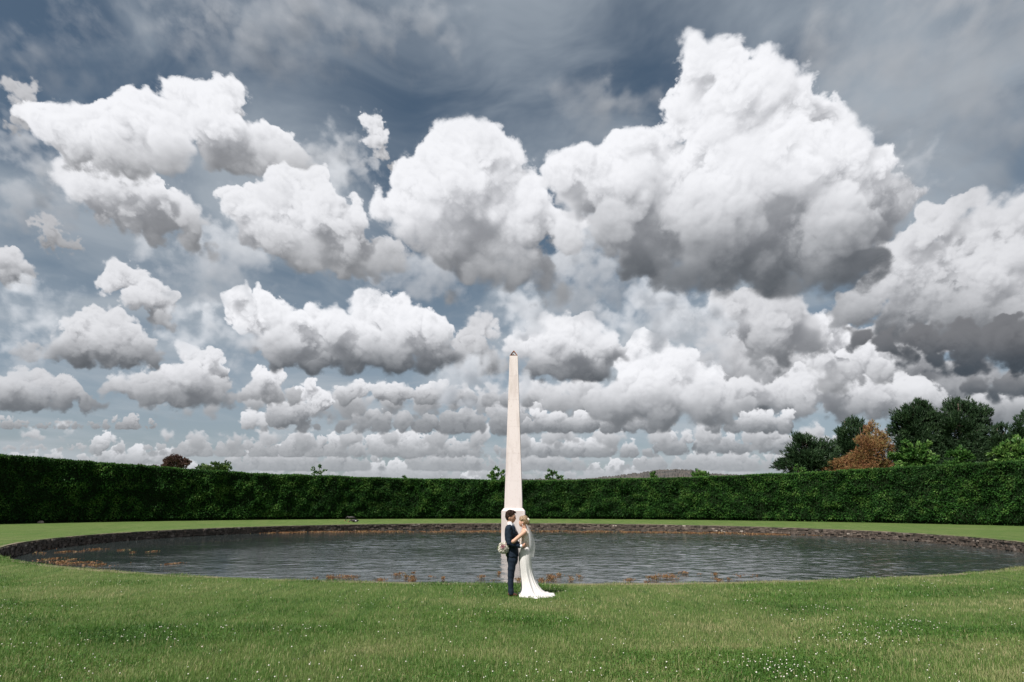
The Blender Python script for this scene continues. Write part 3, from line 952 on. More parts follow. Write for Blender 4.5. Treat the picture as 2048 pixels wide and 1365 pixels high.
for k in range(4):
    a_, b_ = cs[k], cs[(k + 1) % 4]
    P_ = lambda u, v: (a_ + (b_ - a_) * u) * (1 - v) + apex * v
    for (u0, v0, u1, v1) in ((.5, .05, .5, .6), (.25, .04, .62, .5), (.75, .04, .38, .5), (.33, .3, .67, .3), (.28, .12, .72, .12)):
        acc.add(*tube([P_(u0, v0), P_(u1, v1)], [.022, .022], 5))
lat = bpy.data.objects.new('lattice', acc.mesh('lattice', m_brassl)); col.objects.link(lat); lat.parent = capf
# ================================================================ TREES BEYOND THE HEDGE
m_bark = plain('bark', (.050, .036, .028), .95, (.085, .062, .048), 5, .6)
m_pale_bark = plain('pale_bark', (.20, .17, .145), .9, (.12, .10, .085), 4, .4)
m_pine = leaf_mat('pine_needles', [(0, (.010, .026, .010)), (.5, (.020, .050, .018)), (1, (.046, .088, .032))], .6, .12)
m_rust = leaf_mat('rusty_needles', [(0, (.14, .062, .030)), (.35, (.25, .118, .054)), (.65, (.28, .18, .072)), (1, (.17, .16, .052))], .7, .2)
m_broad = leaf_mat('broad_leaves', [(0, (.025, .075, .016)), (.5, (.060, .150, .030)), (1, (.16, .27, .070))], .4, .3)
m_shrub = leaf_mat('shrub_leaves', [(0, (.025, .060, .016)), (.5, (.062, .130, .030)), (1, (.16, .22, .075))], .5, .25)
m_gum = leaf_mat('dull_red_leaves', [(0, (.055, .032, .028)), (.5, (.105, .058, .048)), (1, (.15, .095, .070))], .7, .2)
GROUP_T = 'trees beyond the hedge'


def tree(name, label, base, lobes, mleaf, mbark, n, size, nb=4, wid=.3, up=.5, droop=0., seed=1, trunk_r=.3, tint=(.45, .22), hollow=.55, spread=.6, sub=9):
    """lobes: (x, y, z, rx, ry, rz) in world metres; every lobe gets limbs, sub-clumps and leaves"""
    rg = np.random.default_rng(seed)
    t = empty(name, base)
    tag(t, label, 'tree', GROUP_T)
    base = Vector(base)
    acc = Acc()
    topz = max(l[2] + l[5] * .5 for l in lobes)
    cx = sum(l[0] for l in lobes) / len(lobes); cy = sum(l[1] for l in lobes) / len(lobes)
    tp = [base + Vector((0, 0, -.1)), base + Vector(((cx - base.x) * .3, (cy - base.y) * .3, topz * .45)), Vector((cx, cy, topz))]
    pts = [tp[0].lerp(tp[1], u) if u < 1 else tp[1].lerp(tp[2], u - 1) for u in np.linspace(0, 2, 9)]
    pts = [p + Vector(rg.normal(0, trunk_r * .15, 3)) if 0 < i < 8 else p for i, p in enumerate(pts)]
    acc.add(*tube(pts, [trunk_r * (1 - .85 * i / 8) for i in range(9)], 8))
    P, T = [], []
    for (x, y, z, rx, ry, rz) in lobes:
        c = np.array((x, y, z)); r = np.array((rx, ry, rz))
        st = pts[min(8, max(2, int(8 * (z - rz * .6) / max(topz, .1))))]
        mid = (Vector(c) + st) / 2 + Vector(rg.normal(0, .15, 3))
        acc.add(*tube([st, mid, Vector(c)], [trunk_r * .4, trunk_r * .28, trunk_r * .10], 6))
        w = rx * ry * rz / sum(l[3] * l[4] * l[5] for l in lobes)
        k = max(5, int((sub + (4 if mleaf in (m_pine, m_rust) else 0)) * len(lobes) * w ** .7))
        d = rg.normal(0, 1, (k, 3)); d /= np.linalg.norm(d, axis=1)[:, None]
        d[:, 2] = np.where(d[:, 2] < -.55, -d[:, 2], d[:, 2])
        cc = c + d * r * rg.uniform(.45, 1.0, k)[:, None]
        cr = rg.uniform(.26, .46, k) * (1.25 if mleaf in (m_pine, m_rust) else 1.0)
        for j in range(0, k, 2):
            acc.add(*tube([Vector(c), Vector((c + cc[j]) / 2) + Vector((0, 0, .1)), Vector(cc[j])], [trunk_r * .12, trunk_r * .08, trunk_r * .03], 4))
        m = int(n * w / k) + 1
        for j in range(k):
            q = rg.normal(0, 1, (m, 3)); q /= np.linalg.norm(q, axis=1)[:, None]
            P.append(cc[j] + q * (r * cr[j]) * (hollow * (.5 if mleaf in (m_pine, m_rust) else 1) + (1 - hollow * (.5 if mleaf in (m_pine, m_rust) else 1)) * rg.random(m) ** .5)[:, None])
            T.append(np.full(m, tint[0] + rg.normal(0, tint[1] * .6)) + rg.normal(0, tint[1] * .5, m))
    P = np.concatenate(P); T = np.clip(np.concatenate(T), 0, 1)
    cen = np.array((cx, cy, sum(l[2] for l in lobes) / len(lobes)))
    D = (P - cen); D /= np.linalg.norm(D, axis=1)[:, None]; D[:, 2] += up
    V, F, TT = sprays(P, D, np.full(len(P), size), rg, droop, nb, wid, T, spread)
    link('trunk', acc.mesh('trunk', mbark, True), t)
    link('crown', mesh('crown', V, F, mleaf, tint=TT), t)
    return t


def lobes_px(Y, spec, flat=1.0, dy=.8):
    """(x, y, rx, ry) in photograph pixels, at depth Y -> ellipsoids in metres"""
    out = []
    for i, (x, y, rx, ry) in enumerate(spec):
        yy = Y + random.uniform(-1, 1) * dy
        c = at_depth(x, y, yy)
        a = (at_depth(x + rx, y, yy) - c).length; b_ = (at_depth(x, y - ry, yy) - c).length
        out.append((c.x, yy, c.z, a, a * .9, b_))
    return out


def root(x, Y):
    p = at_depth(x, 1000, Y)
    return (p.x, Y, 0)


# pines, right
tree('pine_tree', 'leftmost dark pine above the hedge, spreading a low bough left', root(1622, 108),
     lobes_px(108, [(1612, 888, 26, 20), (1595, 908, 24, 18), (1640, 905, 30, 22), (1575, 928, 24, 14), (1620, 930, 44, 24), (1660, 920, 20, 24), (1556, 932, 12, 6), (1612, 960, 40, 24)]), m_pine, m_bark, 5800, .75, 5, .125, .75, 0, 41, .38)
tree('pine_tree', 'narrow dark pine behind the rust coloured tree', root(1708, 118),
     lobes_px(118, [(1706, 850, 20, 17), (1695, 872, 22, 20), (1720, 870, 22, 20), (1690, 900, 24, 24), (1715, 905, 30, 26), (1700, 940, 36, 30), (1674, 905, 18, 18), (1668, 930, 22, 20)]), m_pine, m_bark, 5800, .75, 5, .125, .75, 0, 42, .4)
tree('pine_tree', 'tall broad dark pine just right of the rust coloured tree', root(1838, 116),
     lobes_px(116, [(1832, 818, 22, 18), (1815, 836, 26, 20), (1850, 832, 26, 22), (1806, 860, 24, 20), (1840, 862, 34, 26), (1870, 850, 20, 22), (1812, 890, 30, 24), (1850, 900, 36, 30), (1830, 935, 46, 30)]), m_pine, m_bark, 9200, .8, 5, .125, .75, 0, 43, .5)
tree('pine_tree', 'tallest dark pine, with a wide rounded crown at the right', root(1930, 114),
     lobes_px(114, [(1922, 815, 26, 19), (1895, 832, 20, 18), (1948, 830, 28, 22), (1905, 852, 30, 24), (1945, 862, 34, 26), (1968, 850, 14, 18), (1890, 890, 34, 28), (1940, 900, 40, 30), (1915, 935, 50, 30)]), m_pine, m_bark, 9800, .8, 5, .125, .75, 0, 44, .5)
tree('pine_tree', 'low ragged dark pine in the gap near the right edge', root(1998, 112),
     lobes_px(112, [(1990, 862, 14, 12), (2012, 858, 16, 14), (2000, 885, 30, 22), (1985, 910, 26, 24), (2025, 905, 30, 28), (2000, 940, 40, 28)]), m_pine, m_bark, 5200, .75, 5, .125, .75, 0, 45, .36)
tree('pine_tree', 'dark pine cut off by the right edge of the picture', root(2068, 110),
     lobes_px(110, [(2062, 838, 22, 18), (2048, 862, 24, 22), (2085, 860, 28, 26), (2060, 895, 36, 30), (2066, 935, 46, 30)]), m_pine, m_bark, 5200, .75, 5, .125, .75, 0, 46, .4)
tree('conifer_tree', 'rust orange dying conifer between the dark pines', root(1744, 104),
     lobes_px(104, [(1742, 862, 15, 17), (1732, 884, 20, 18), (1758, 880, 18, 20), (1766, 900, 18, 20), (1740, 905, 26, 22), (1712, 918, 24, 16), (1690, 928, 22, 14), (1675, 936, 12, 9), (1745, 930, 40, 22), (1710, 950, 46, 20)]), m_rust, m_bark, 7600, .50, 5, .13, .45, 0, 47, .26, (.48, .34))
tree('leafy_tree', 'bright green broadleaf tree right of the rust coloured conifer', root(1826, 98),
     lobes_px(98, [(1815, 892, 14, 12), (1850, 895, 14, 12), (1828, 908, 24, 16), (1800, 915, 18, 14), (1858, 912, 16, 16), (1830, 930, 42, 20), (1830, 955, 36, 20)]), m_broad, m_bark, 2600, .55, 3, .55, .3, .1, 48, .16, (.55, .30))
tree('leafy_tree', 'small slim broadleaf tree half hidden below the tallest pine', root(1924, 97),
     lobes_px(97, [(1922, 898, 8, 9), (1918, 912, 18, 12), (1935, 915, 12, 12), (1922, 935, 24, 18)]), m_broad, m_bark, 1000, .5, 3, .5, .3, .1, 49, .12, (.35, .22))
tree('leafy_tree', 'bright green broadleaf tree at the right edge above the hedge', root(2022, 92),
     lobes_px(92, [(2032, 884, 16, 12), (2005, 893, 14, 10), (2046, 890, 18, 14), (1990, 908, 16, 12), (2025, 908, 28, 16), (2060, 905, 24, 18), (2020, 935, 46, 20)]), m_broad, m_bark, 2600, .55, 3, .55, .3, .1, 50, .16, (.62, .28))
# left
tree('gum_tree', 'distant dull red round-crowned tree above the hedge at the left', root(352, 170),
     lobes_px(170, [(350, 922, 17, 9), (337, 930, 12, 9), (365, 929, 14, 9), (352, 934, 22, 8), (376, 936, 6, 7), (329, 938, 6, 6)]), m_gum, m_pale_bark, 2600, .55, 4, .20, .4, 0, 51, .22, (.5, .25), .5)
tree('gum_tree', 'tiny dull red treetop far off beyond the left hedge', root(282, 200),
     lobes_px(200, [(282, 936, 9, 4), (275, 940, 8, 5), (292, 941, 8, 5), (312, 937, 8, 4), (318, 942, 9, 5), (300, 946, 16, 6)]), m_gum, m_pale_bark, 900, .6, 4, .25, .4, 0, 52, .18, (.45, .2))
tree('shrub', 'rounded light green shrub top over the hedge at the left', root(432, 104),
     lobes_px(104, [(440, 936, 22, 9), (412, 939, 16, 8), (458, 938, 8, 9), (430, 946, 34, 12), (430, 965, 30, 16)]), m_shrub, m_bark, 1500, .36, 3, .45, .6, 0, 53, .12, (.58, .26))


def sapling(label, x, Y, spec, n, seed, lean=0.0):
    lb = lobes_px(Y, spec, dy=.2)
    r_ = root(x, Y)
    t = tree('sapling', label, r_, lb, m_broad, m_bark, n, .40, 3, .40, .8, 0, seed, .07, (.5, .28), .1, .7, 5)
    return t


sapling('thin forked sapling top poking above the left half of the hedge', 638, 101, [(627, 941, 5, 5), (640, 938, 5, 6), (650, 944, 5, 4), (638, 950, 10, 6), (638, 965, 9, 10)], 130, 61)
sapling('small dense green treetop just left of the obelisk', 997, 100, [(992, 944, 9, 8), (985, 952, 8, 8), (1006, 950, 9, 9), (997, 958, 16, 10), (997, 975, 12, 12)], 420, 62)
sapling('windblown green sapling just right of the obelisk', 1106, 100, [(1102, 946, 6, 6), (1110, 950, 8, 6), (1100, 956, 9, 7), (1118, 957, 8, 5), (1107, 970, 12, 12)], 330, 63)
sapling('little pale sapling tip in front of the distant hill', 1308, 99, [(1306, 949, 5, 4), (1312, 947, 4, 4), (1308, 956, 8, 7), (1308, 970, 8, 9)], 150, 64)
sapling('leafy pale green sapling at the right end of the hill', 1402, 97, [(1398, 942, 7, 6), (1412, 946, 8, 5), (1390, 948, 8, 5), (1402, 951, 20, 6), (1404, 965, 14, 12)], 420, 65)
sapling('tiny bright shoot above the hedge before the leftmost pine', 1598, 90, [(1594, 932, 3, 4), (1606, 938, 5, 4), (1597, 941, 8, 5), (1598, 955, 8, 9)], 150, 66)
sapling('stub of a sapling barely topping the hedge left of centre', 810, 100, [(809, 955, 3, 3), (811, 961, 5, 4), (810, 972, 6, 8)], 90, 67)
# ================================================================ GRASS, CLOVER, PONDWEED
m_blade, nt, b, o = nodes('grass_blade')
t = attr(nt)
cr = nt.nodes.new('ShaderNodeValToRGB')
while len(cr.color_ramp.elements) < 5: cr.color_ramp.elements.new(.5)
for e, (p, c) in zip(cr.color_ramp.elements, [(0, (.032, .098, .013)), (.35, (.082, .182, .028)), (.62, (.165, .245, .064)), (.82, (.29, .31, .13)), (1, (.45, .39, .22))]):
    e.position = p; e.color = (*c, 1)
nt.links.new(t, cr.inputs[0])
nt.links.new(cr.outputs[0], b.inputs['Base Color'])
b.inputs['Roughness'].default_value = .55; b.inputs['Specular IOR Level'].default_value = .35
tr = nt.nodes.new('ShaderNodeBsdfTranslucent'); nt.links.new(cr.outputs[0], tr.inputs['Color'])
mx = nt.nodes.new('ShaderNodeMixShader'); mx.inputs[0].default_value = .35
nt.links.new(b.outputs[0], mx.inputs[1]); nt.links.new(tr.outputs[0], mx.inputs[2]); nt.links.new(mx.outputs[0], o.inputs['Surface'])

rg = np.random.default_rng(5)


def lawn_points(n, y0, y1, side=.83):
    """random points of the near lawn, denser near the camera, never in the pond"""
    u = rg.random(n)
    y = 1 / (1 / y0 + u * (1 / y1 - 1 / y0))            # density falls with distance
    x = rg.uniform(-1, 1, n)
    x = np.where(rg.random(n) < .86, x * (y * side + .4), np.sign(x) * (y * (side + abs(x) * .36) + .4))
    ok = (x - POND_C[0]) ** 2 + (y - POND_C[1]) ** 2 > (POND_R + .10) ** 2
    return x[ok], y[ok]


def patches(x, y):
    dry = fbm(np.stack([x * .22, y * .42, x * 0], 1), 4, 71)          # straw-coloured, short
    clov = fbm(np.stack([x * .33 + 9, y * .62, x * 0], 1), 4, 73)     # dark lush clover
    return dry, clov


x, y = lawn_points(415000, 7.2, 30.0)
# long untrimmed fringe hanging over the rim of the pond
fa = rg.uniform(R(118), R(242), 26000); fr_ = POND_R + rg.gamma(1.6, .10, 26000) - .02
fringe = len(x)
x = np.concatenate([x, POND_C[0] + fr_ * np.sin(fa)]); y = np.concatenate([y, POND_C[1] + fr_ * np.cos(fa)])
dry, clov = patches(x, y)
n = len(x)
# drier towards the pond and to the right, greener near the camera
dryness = np.clip((dry - .5) * 3.6 + .36 + .28 * np.clip((y - 11) / 6, -.7, 1) + .018 * x, 0, 1)
fine = fbm(np.stack([x * 1.5, y * 2.4, x * 0], 1), 3, 75)
lush = np.clip((clov - .52) * 5.0, 0, 1)
tone = .31 + .38 * dryness - .22 * lush + (fine - .5) * .75 + rg.normal(0, .10, n)
straw = rg.random(n) < (.06 + .24 * dryness) * (1 - .8 * lush)
tone = np.where(straw, rg.uniform(.72, 1.0, n), tone)
tone = np.clip(tone, 0, 1)
h = rg.gamma(9, .0042, n) * (1 + .30 * lush) * np.where(straw, 1.15, 1.0) + .012
tuft = fbm(np.stack([x * 2.6, y * 2.6, x * 0], 1), 2, 77)
h *= .70 + .75 * tuft
fg = np.arange(n) >= fringe
clump = fbm(np.stack([x * 1.1, y * 1.1, x * 0], 1), 3, 78)
h = np.where(fg, h * (.6 + 2.2 * np.clip(clump - .35, 0, 1)), h)
wd = rg.uniform(.0028, .0054, n) * (1 + .035 * (y - 8)) * (1 + .5 * lush)
ang = rg.uniform(0, 2 * np.pi, n)
lean = rg.gamma(2.2, .20, n)
dx, dy = np.cos(ang), np.sin(ang)
ga = ang + rg.normal(math.pi / 2, .5, n)
sx, sy = np.cos(ga) * wd / 2, np.sin(ga) * wd / 2
B = np.stack([x, y, np.full(n, -.004)], 1)
S = np.stack([sx, sy, sx * 0], 1)
M = B + np.stack([dx * lean * h * .35, dy * lean * h * .35, h * .62], 1)
E_ = B + np.stack([dx * lean * h * .95, dy * lean * h * .95, h * (1.05 - .28 * np.minimum(lean, 1.6))], 1)
V = np.stack([B - S, B + S, M + S * .8, M - S * .8, E_], 1).reshape(-1, 3)
T = np.repeat(tone, 5); T = np.clip(T + np.tile(np.array([-.06, -.06, .02, .02, .07]), n), 0, 1)
k = (np.arange(n) * 5)[:, None]
F = np.concatenate([k + np.array([[0, 1, 2]]), k + np.array([[0, 2, 3]]), k + np.array([[3, 2, 4]])], 1).reshape(-1, 3)
tag(link('grass', mesh('grass', V, F.astype(np.int32), m_blade, tint=T)), 'short uneven green lawn grass with straw coloured blades in the foreground', 'grass', kind='stuff')

# clover leaves: rounded leaflets lying nearly flat in the lush patches
x, y = lawn_points(150000, 7.2, 22.0)
dry, clov = patches(x, y)
ok = rg.random(len(x)) < np.clip((clov - .50) * 4.5, 0, 1)
x, y = x[ok], y[ok]; n = len(x)
P = np.stack([x, y, rg.uniform(.015, .055, n)], 1)
r = rg.uniform(.007, .013, n)[:, None]
a0 = rg.uniform(0, 2 * np.pi, n)
tl = rg.normal(0, .45, (n, 2))
Vs = []
for j in range(5):
    a = a0 + 2 * np.pi * j / 5
    c_, s_ = np.cos(a), np.sin(a)
    Vs.append(P + r * np.stack([c_, s_, tl[:, 0] * c_ + tl[:, 1] * s_], 1))
V = np.stack(Vs, 1).reshape(-1, 3)
k = (np.arange(n) * 5)[:, None]
F = np.concatenate([k + np.array([[0, 1, 2]]), k + np.array([[0, 2, 3]]), k + np.array([[0, 3, 4]])], 1).reshape(-1, 3)
T = np.repeat(np.clip(rg.normal(.22, .12, n), 0, .6), 5)
tag(link('clover_leaves', mesh('clover_leaves', V, F.astype(np.int32), m_blade, tint=T)), 'dark green clover leaves in patches through the lawn', 'clover', kind='stuff')

# white clover flowers
m_clover, nt, b, o = nodes('clover_flower')
cr = nt.nodes.new('ShaderNodeValToRGB')
cr.color_ramp.elements[0].color = (.42, .27, .20, 1); cr.color_ramp.elements[1].color = (.62, .60, .53, 1)
cr.color_ramp.elements[1].position = .45
nt.links.new(attr(nt), cr.inputs[0]); nt.links.new(cr.outputs[0], b.inputs['Base Color']); b.inputs['Roughness'].default_value = .8
x, y = lawn_points(60000, 7.2, 19.5)
dry, clov = patches(x, y)
spot = fbm(np.stack([x * .9, y * 1.3, x * 0 + 3], 1), 3, 79)
ok = rg.random(len(x)) < np.clip((clov - .44) * 2.2, 0, 1) * np.clip((spot - .40) * 3.0, 0, 1) * .22 + .0070
x, y = x[ok], y[ok]; n = len(x)
print('clover flowers', n)
bm = bmesh.new(); bmesh.ops.create_icosphere(bm, subdivisions=1, radius=1.0)
bm.verts.ensure_lookup_table(); bm.faces.ensure_lookup_table()
IV = np.array([v.co[:] for v in bm.verts]); IF = np.array([[v.index for v in f.verts] for f in bm.faces]); bm.free()
rad = rg.uniform(.0055, .0115, n); zz = rg.uniform(.045, .080, n)
V = (IV[None] * (rad[:, None, None] * np.array([1, 1, .85])) * (1 + rg.normal(0, .12, (n, len(IV), 1))) + np.stack([x, y, zz], 1)[:, None]).reshape(-1, 3)
F = (IF[None] + (np.arange(n) * len(IV))[:, None, None]).reshape(-1, 3)
T = np.repeat(np.clip(rg.beta(3, 1.2, n), 0, 1), len(IV)) - np.tile(.35 * (IV[:, 2] < -.3), n)
tag(link('clover_flowers', mesh('clover_flowers', V, F.astype(np.int32), m_clover, tint=T)), 'small white clover flowers dotted across the lawn', 'clover flower', kind='stuff')

# pondweed: rusty mats of small leaves floating and standing just above the water
m_weed = leaf_mat('pondweed_leaf', [(0, (.11, .052, .026)), (.4, (.22, .110, .052)), (.75, (.31, .18, .085)), (1, (.29, .25, .11))], .55, .25)


def weed(name, label, spec, seed, size=.07, dens=130, stand=.05):
    rg_ = np.random.default_rng(seed)
    P = []
    for (x_, y_, rx, ry) in spec:
        c_ = on_ground(x_, y_, WATER_Z)
        ax = (on_ground(x_ + rx, y_, WATER_Z) - c_).length
        ay = abs((on_ground(x_, y_ + ry, WATER_Z) - on_ground(x_, y_ - ry, WATER_Z)).y) / 2
        n_ = int(dens * max(ax * ay, .05) * 3.2) + 10
        n_ = min(n_, 2600)
        d = rg_.normal(0, .48, (n_, 2)) + rg_.normal(0, .10, (1, 2))
        q = np.stack([c_.x + d[:, 0] * ax, c_.y + d[:, 1] * ay, np.full(n_, WATER_Z + .012) + rg_.random(n_) * stand], 1)
        k_ = fbm(np.stack([q[:, 0] * 2.2, q[:, 1] * .9, q[:, 0] * 0], 1), 3, seed) > .47
        P.append(q[k_])
    P = np.concatenate(P)
    P = P[(P[:, 0] - POND_C[0]) ** 2 + (P[:, 1] - POND_C[1]) ** 2 < (POND_R - .1) ** 2]
    D = np.stack([rg_.normal(0, 1, len(P)), rg_.normal(0, 1, len(P)), rg_.uniform(0, 1.6 if stand > .04 else .25, len(P))], 1)
    V, F, T = sprays(P, D, np.full(len(P), size), rg_, 0, 2, .45, np.clip(rg_.normal(.5, .25, len(P)), 0, 1), .15)
    V[:, 2] = np.maximum(V[:, 2], WATER_Z + .006)
    tag(link(name, mesh(name, V, F, m_weed, tint=T)), label, 'pondweed', kind='stuff')


weed('pondweed', 'rusty orange pondweed tufts standing along the near side of the pond',
     [(660, 1160, 22, 4), (700, 1158, 18, 3), (642, 1162, 18, 3), (760, 1165, 12, 3), (797, 1152, 12, 3), (825, 1159, 8, 2.5), (846, 1151, 8, 2), (815, 1157, 5, 2), (864, 1156, 9, 2.5), (826, 1165, 9, 3), (888, 1161, 3, 2), (704, 1140, 5, 1.5), (828, 1151, 5, 2),
      (985, 1163, 12, 3), (965, 1157, 9, 2), (974, 1166, 6, 2), (1000, 1150, 4, 2), (1040, 1164, 8, 4), (1084, 1164, 8, 4), (1105, 1158, 10, 5), (1102, 1166, 12, 4), (1142, 1160, 9, 4), (1162, 1156, 6, 3), (1120, 1153, 5, 2), (1199, 1159, 5, 2),
      (1262, 1163, 12, 2), (1300, 1158, 14, 4), (1330, 1155, 14, 4), (1275, 1153, 8, 2), (1310, 1154, 8, 3), (1352, 1155, 9, 5), (1290, 1165, 9, 3), (1395, 1149, 8, 2), (1375, 1148, 14, 1.5), (1438, 1162, 8, 3), (1455, 1159, 5, 2), (1492, 1154, 18, 3), (1520, 1153, 8, 2), (1433, 1150, 4, 1.5)], 81, .048, 620, .075)
weed('pondweed', 'floating brown pondweed mats on the shaded left end of the pond',
     [(85, 1086, 14, 2), (110, 1085, 12, 2), (150, 1090, 14, 1.5), (95, 1096, 16, 2.5), (120, 1108, 22, 4), (148, 1107, 14, 4), (95, 1102, 12, 3), (70, 1098, 10, 2), (190, 1103, 14, 2), (235, 1104, 12, 2), (262, 1102, 12, 3), (270, 1108, 8, 1.5), (310, 1106, 7, 1.5), (105, 1122, 12, 3), (140, 1124, 12, 2), (160, 1130, 40, 3), (200, 1134, 34, 4), (130, 1128, 26, 2), (350, 1131, 14, 2), (40, 1102, 12, 1.5), (130, 1079, 20, 2), (185, 1083, 30, 2), (240, 1078, 20, 1.5), (60, 1110, 14, 1.5)], 83, .10, 120, .02)
weed('pondweed', 'yellowish brown pondweed lying along the foot of the far wall',
     [(x_, 1083 - 20 * max(0.0, math.sin((x_ - 120) / 1900 * math.pi)) ** .55 + random.uniform(-1, 1.5), 26, 1.3) for x_ in range(150, 1990, 24)], 85, .13, 60, .03)
# ================================================================ THE COUPLE
PY_ = 15.91                                      # depth of the couple: the groom's shoes stand on the lawn there


def Q(zx, zy, dy=0.0):
    """a point of the enlarged view of the couple (6.5x, from 960,1000), dy metres away from the camera"""
    return at_depth(960 + zx / 6.5, 1000 + zy / 6.5, PY_ + dy)


U = (Q(500, 600) - Q(400, 600)).x / 100           # metres per enlarged pixel
m_skin = plain('skin_tan', (.40, .215, .145), .5, (.44, .25, .175), 30, spec=.4)
m_skin2 = plain('skin_warm', (.52, .30, .215), .5, (.56, .34, .25), 30, spec=.4)
m_hair = plain('dark_brown_hair', (.010, .006, .004), .6, (.032, .014, .009), 60, .5, spec=.12, bscale=90, bdist=.012)
m_blond = plain('dark_blond_hair', (.17, .105, .055), .5, (.36, .26, .16), 45, .8, bscale=70, bdist=.015)
m_suit = plain('navy_wool', (.012, .019, .032), .8, (.016, .025, .041), 40, .35, spec=.1, bscale=14, bdist=.012)
m_shirt = plain('white_shirt', (.74, .75, .80), .7)
m_tie, nt, b, o = nodes('striped_tie')
wv = nt.nodes.new('ShaderNodeTexWave'); wv.inputs['Scale'].default_value = 9; wv.bands_direction = 'DIAGONAL'
tc = nt.nodes.new('ShaderNodeTexCoord'); nt.links.new(tc.outputs['Object'], wv.inputs[0])
nt.links.new(mixcol(nt, ramp(nt, wv.outputs['Fac'], .55, .7), (.012, .016, .030), (.30, .31, .36)), b.inputs['Base Color'])
m_shoe = plain('brown_leather', (.10, .035, .018), .35, (.06, .022, .012), 20)
m_belt = plain('black_leather', (.01, .01, .012), .4)
m_lace, nt, b, o = nodes('ivory_lace')
vo = nt.nodes.new('ShaderNodeTexVoronoi'); vo.inputs['Scale'].default_value = 95
tc = nt.nodes.new('ShaderNodeTexCoord'); nt.links.new(tc.outputs['Object'], vo.inputs['Vector'])
lc = ramp(nt, vo.outputs['Distance'], .25, .6)
nt.links.new(mixcol(nt, lc, (.70, .69, .695), (.58, .56, .55)), b.inputs['Base Color']); b.inputs['Roughness'].default_value = .75
bump(nt, b, vo.outputs['Distance'], .35, .004)
m_bodice, nt, b, o = nodes('sheer_lace_bodice')
vo = nt.nodes.new('ShaderNodeTexVoronoi'); vo.inputs['Scale'].default_value = 40
tc = nt.nodes.new('ShaderNodeTexCoord'); nt.links.new(tc.outputs['Object'], vo.inputs['Vector'])
nt.links.new(mixcol(nt, ramp(nt, vo.outputs['Distance'], .35, .55), (.76, .74, .72), (.58, .44, .36)), b.inputs['Base Color']); b.inputs['Roughness'].default_value = .75
bump(nt, b, vo.outputs['Distance'], .5, .006)
m_veil, nt, b, o = nodes('white_tulle')
b.inputs['Base Color'].default_value = (.86, .86, .88, 1); b.inputs['Roughness'].default_value = .8
tr = nt.nodes.new('ShaderNodeBsdfTransparent')
trl = nt.nodes.new('ShaderNodeBsdfTranslucent'); trl.inputs['Color'].default_value = (.8, .8, .82, 1)
m1 = nt.nodes.new('ShaderNodeMixShader'); m1.inputs[0].default_value = .45
nt.links.new(b.outputs[0], m1.inputs[1]); nt.links.new(trl.outputs[0], m1.inputs[2])
m2 = nt.nodes.new('ShaderNodeMixShader'); m2.inputs[0].default_value = .36
nt.links.new(tr.outputs[0], m2.inputs[1]); nt.links.new(m1.outputs[0], m2.inputs[2]); nt.links.new(m2.outputs[0], o.inputs['Surface'])
m_petal_w = plain('ivory_petals', (.86, .83, .77), .7, (.80, .77, .66), 30)
m_petal_p = plain('pink_petals', (.62, .36, .42), .7, (.70, .50, .52), 30)
m_leafg = plain('bouquet_leaf', (.10, .15, .05), .6, (.18, .22, .08), 20)


def sdf_obj(name, fn, lo, hi, vox, m, parent=None, sm=2):
    V, F = surface(fn, lo, hi, vox)
    # light smoothing
    E0 = np.concatenate([F[:, [0, 1]], F[:, [1, 2]], F[:, [2, 3]], F[:, [3, 0]]])
    for _ in range(sm):
        S = np.zeros_like(V); C = np.zeros(len(V))
        np.add.at(S, E0[:, 0], V[E0[:, 1]]); np.add.at(C, E0[:, 0], 1)
        np.add.at(S, E0[:, 1], V[E0[:, 0]]); np.add.at(C, E0[:, 1], 1)
        V = V * .5 + .5 * S / np.maximum(C, 1)[:, None]
    return link(name, mesh(name, V, F, m, True), parent)


def rows_px(rows):
    """(zy, x_left, x_right, half depth, dy) of the enlarged view -> loft rows"""
    out = []
    for (zy, xl, xr, ry, dy) in rows:
        a, b_ = Q(xl, zy, dy), Q(xr, zy, dy)
        out.append((a.z, (a.x + b_.x) / 2, PY_ + dy, (b_.x - a.x) / 2, ry))
    return out


def bounds(pts, pad):
    p = np.array([tuple(v) for v in pts]); return p.min(0) - pad, p.max(0) + pad


def union(ds, k):
    r = ds[0]
    for d in ds[1:]: r = smin(r, d, k)
    return r


def hand_parts(X, Y, Z, wrist, palm, tips, thumb, r=.0098):
    d = [cone(X, Y, Z, wrist, palm, .027, .037)]
    for (k_, t_) in tips:
        d.append(cone(X, Y, Z, palm, k_, .014, r * 1.1)); d.append(cone(X, Y, Z, k_, t_, r * 1.1, r * .9))
    d.append(cone(X, Y, Z, wrist * .4 + palm * .6, thumb, .012, r))
    return d


# ---------------------------------------------------------------- groom
NE, FA = -.24, .22                                # near (right) and far (left) shoulder
g_wr, g_palm = np.array(Q(535, 603, -.235)), np.array(Q(566, 600, -.225))
g_tips = [(np.array(Q(592, 572 + 17 * i, -.215)), np.array(Q(618 - 5 * abs(i - 1), 580 + 17 * i, -.165))) for i in range(4)]
g_thumb = np.array(Q(590, 562, -.20))
gf_wr, gf_palm = np.array(Q(600, 610, .20)), np.array(Q(626, 600, .17))
gf_tips = [(np.array(Q(640, 578 + 13 * i, .12)), np.array(Q(650 - 3 * abs(i - 1), 582 + 13 * i, .04))) for i in range(4)]
gf_thumb = np.array(Q(640, 570, .15))
headc = np.array(Q(408, 218))


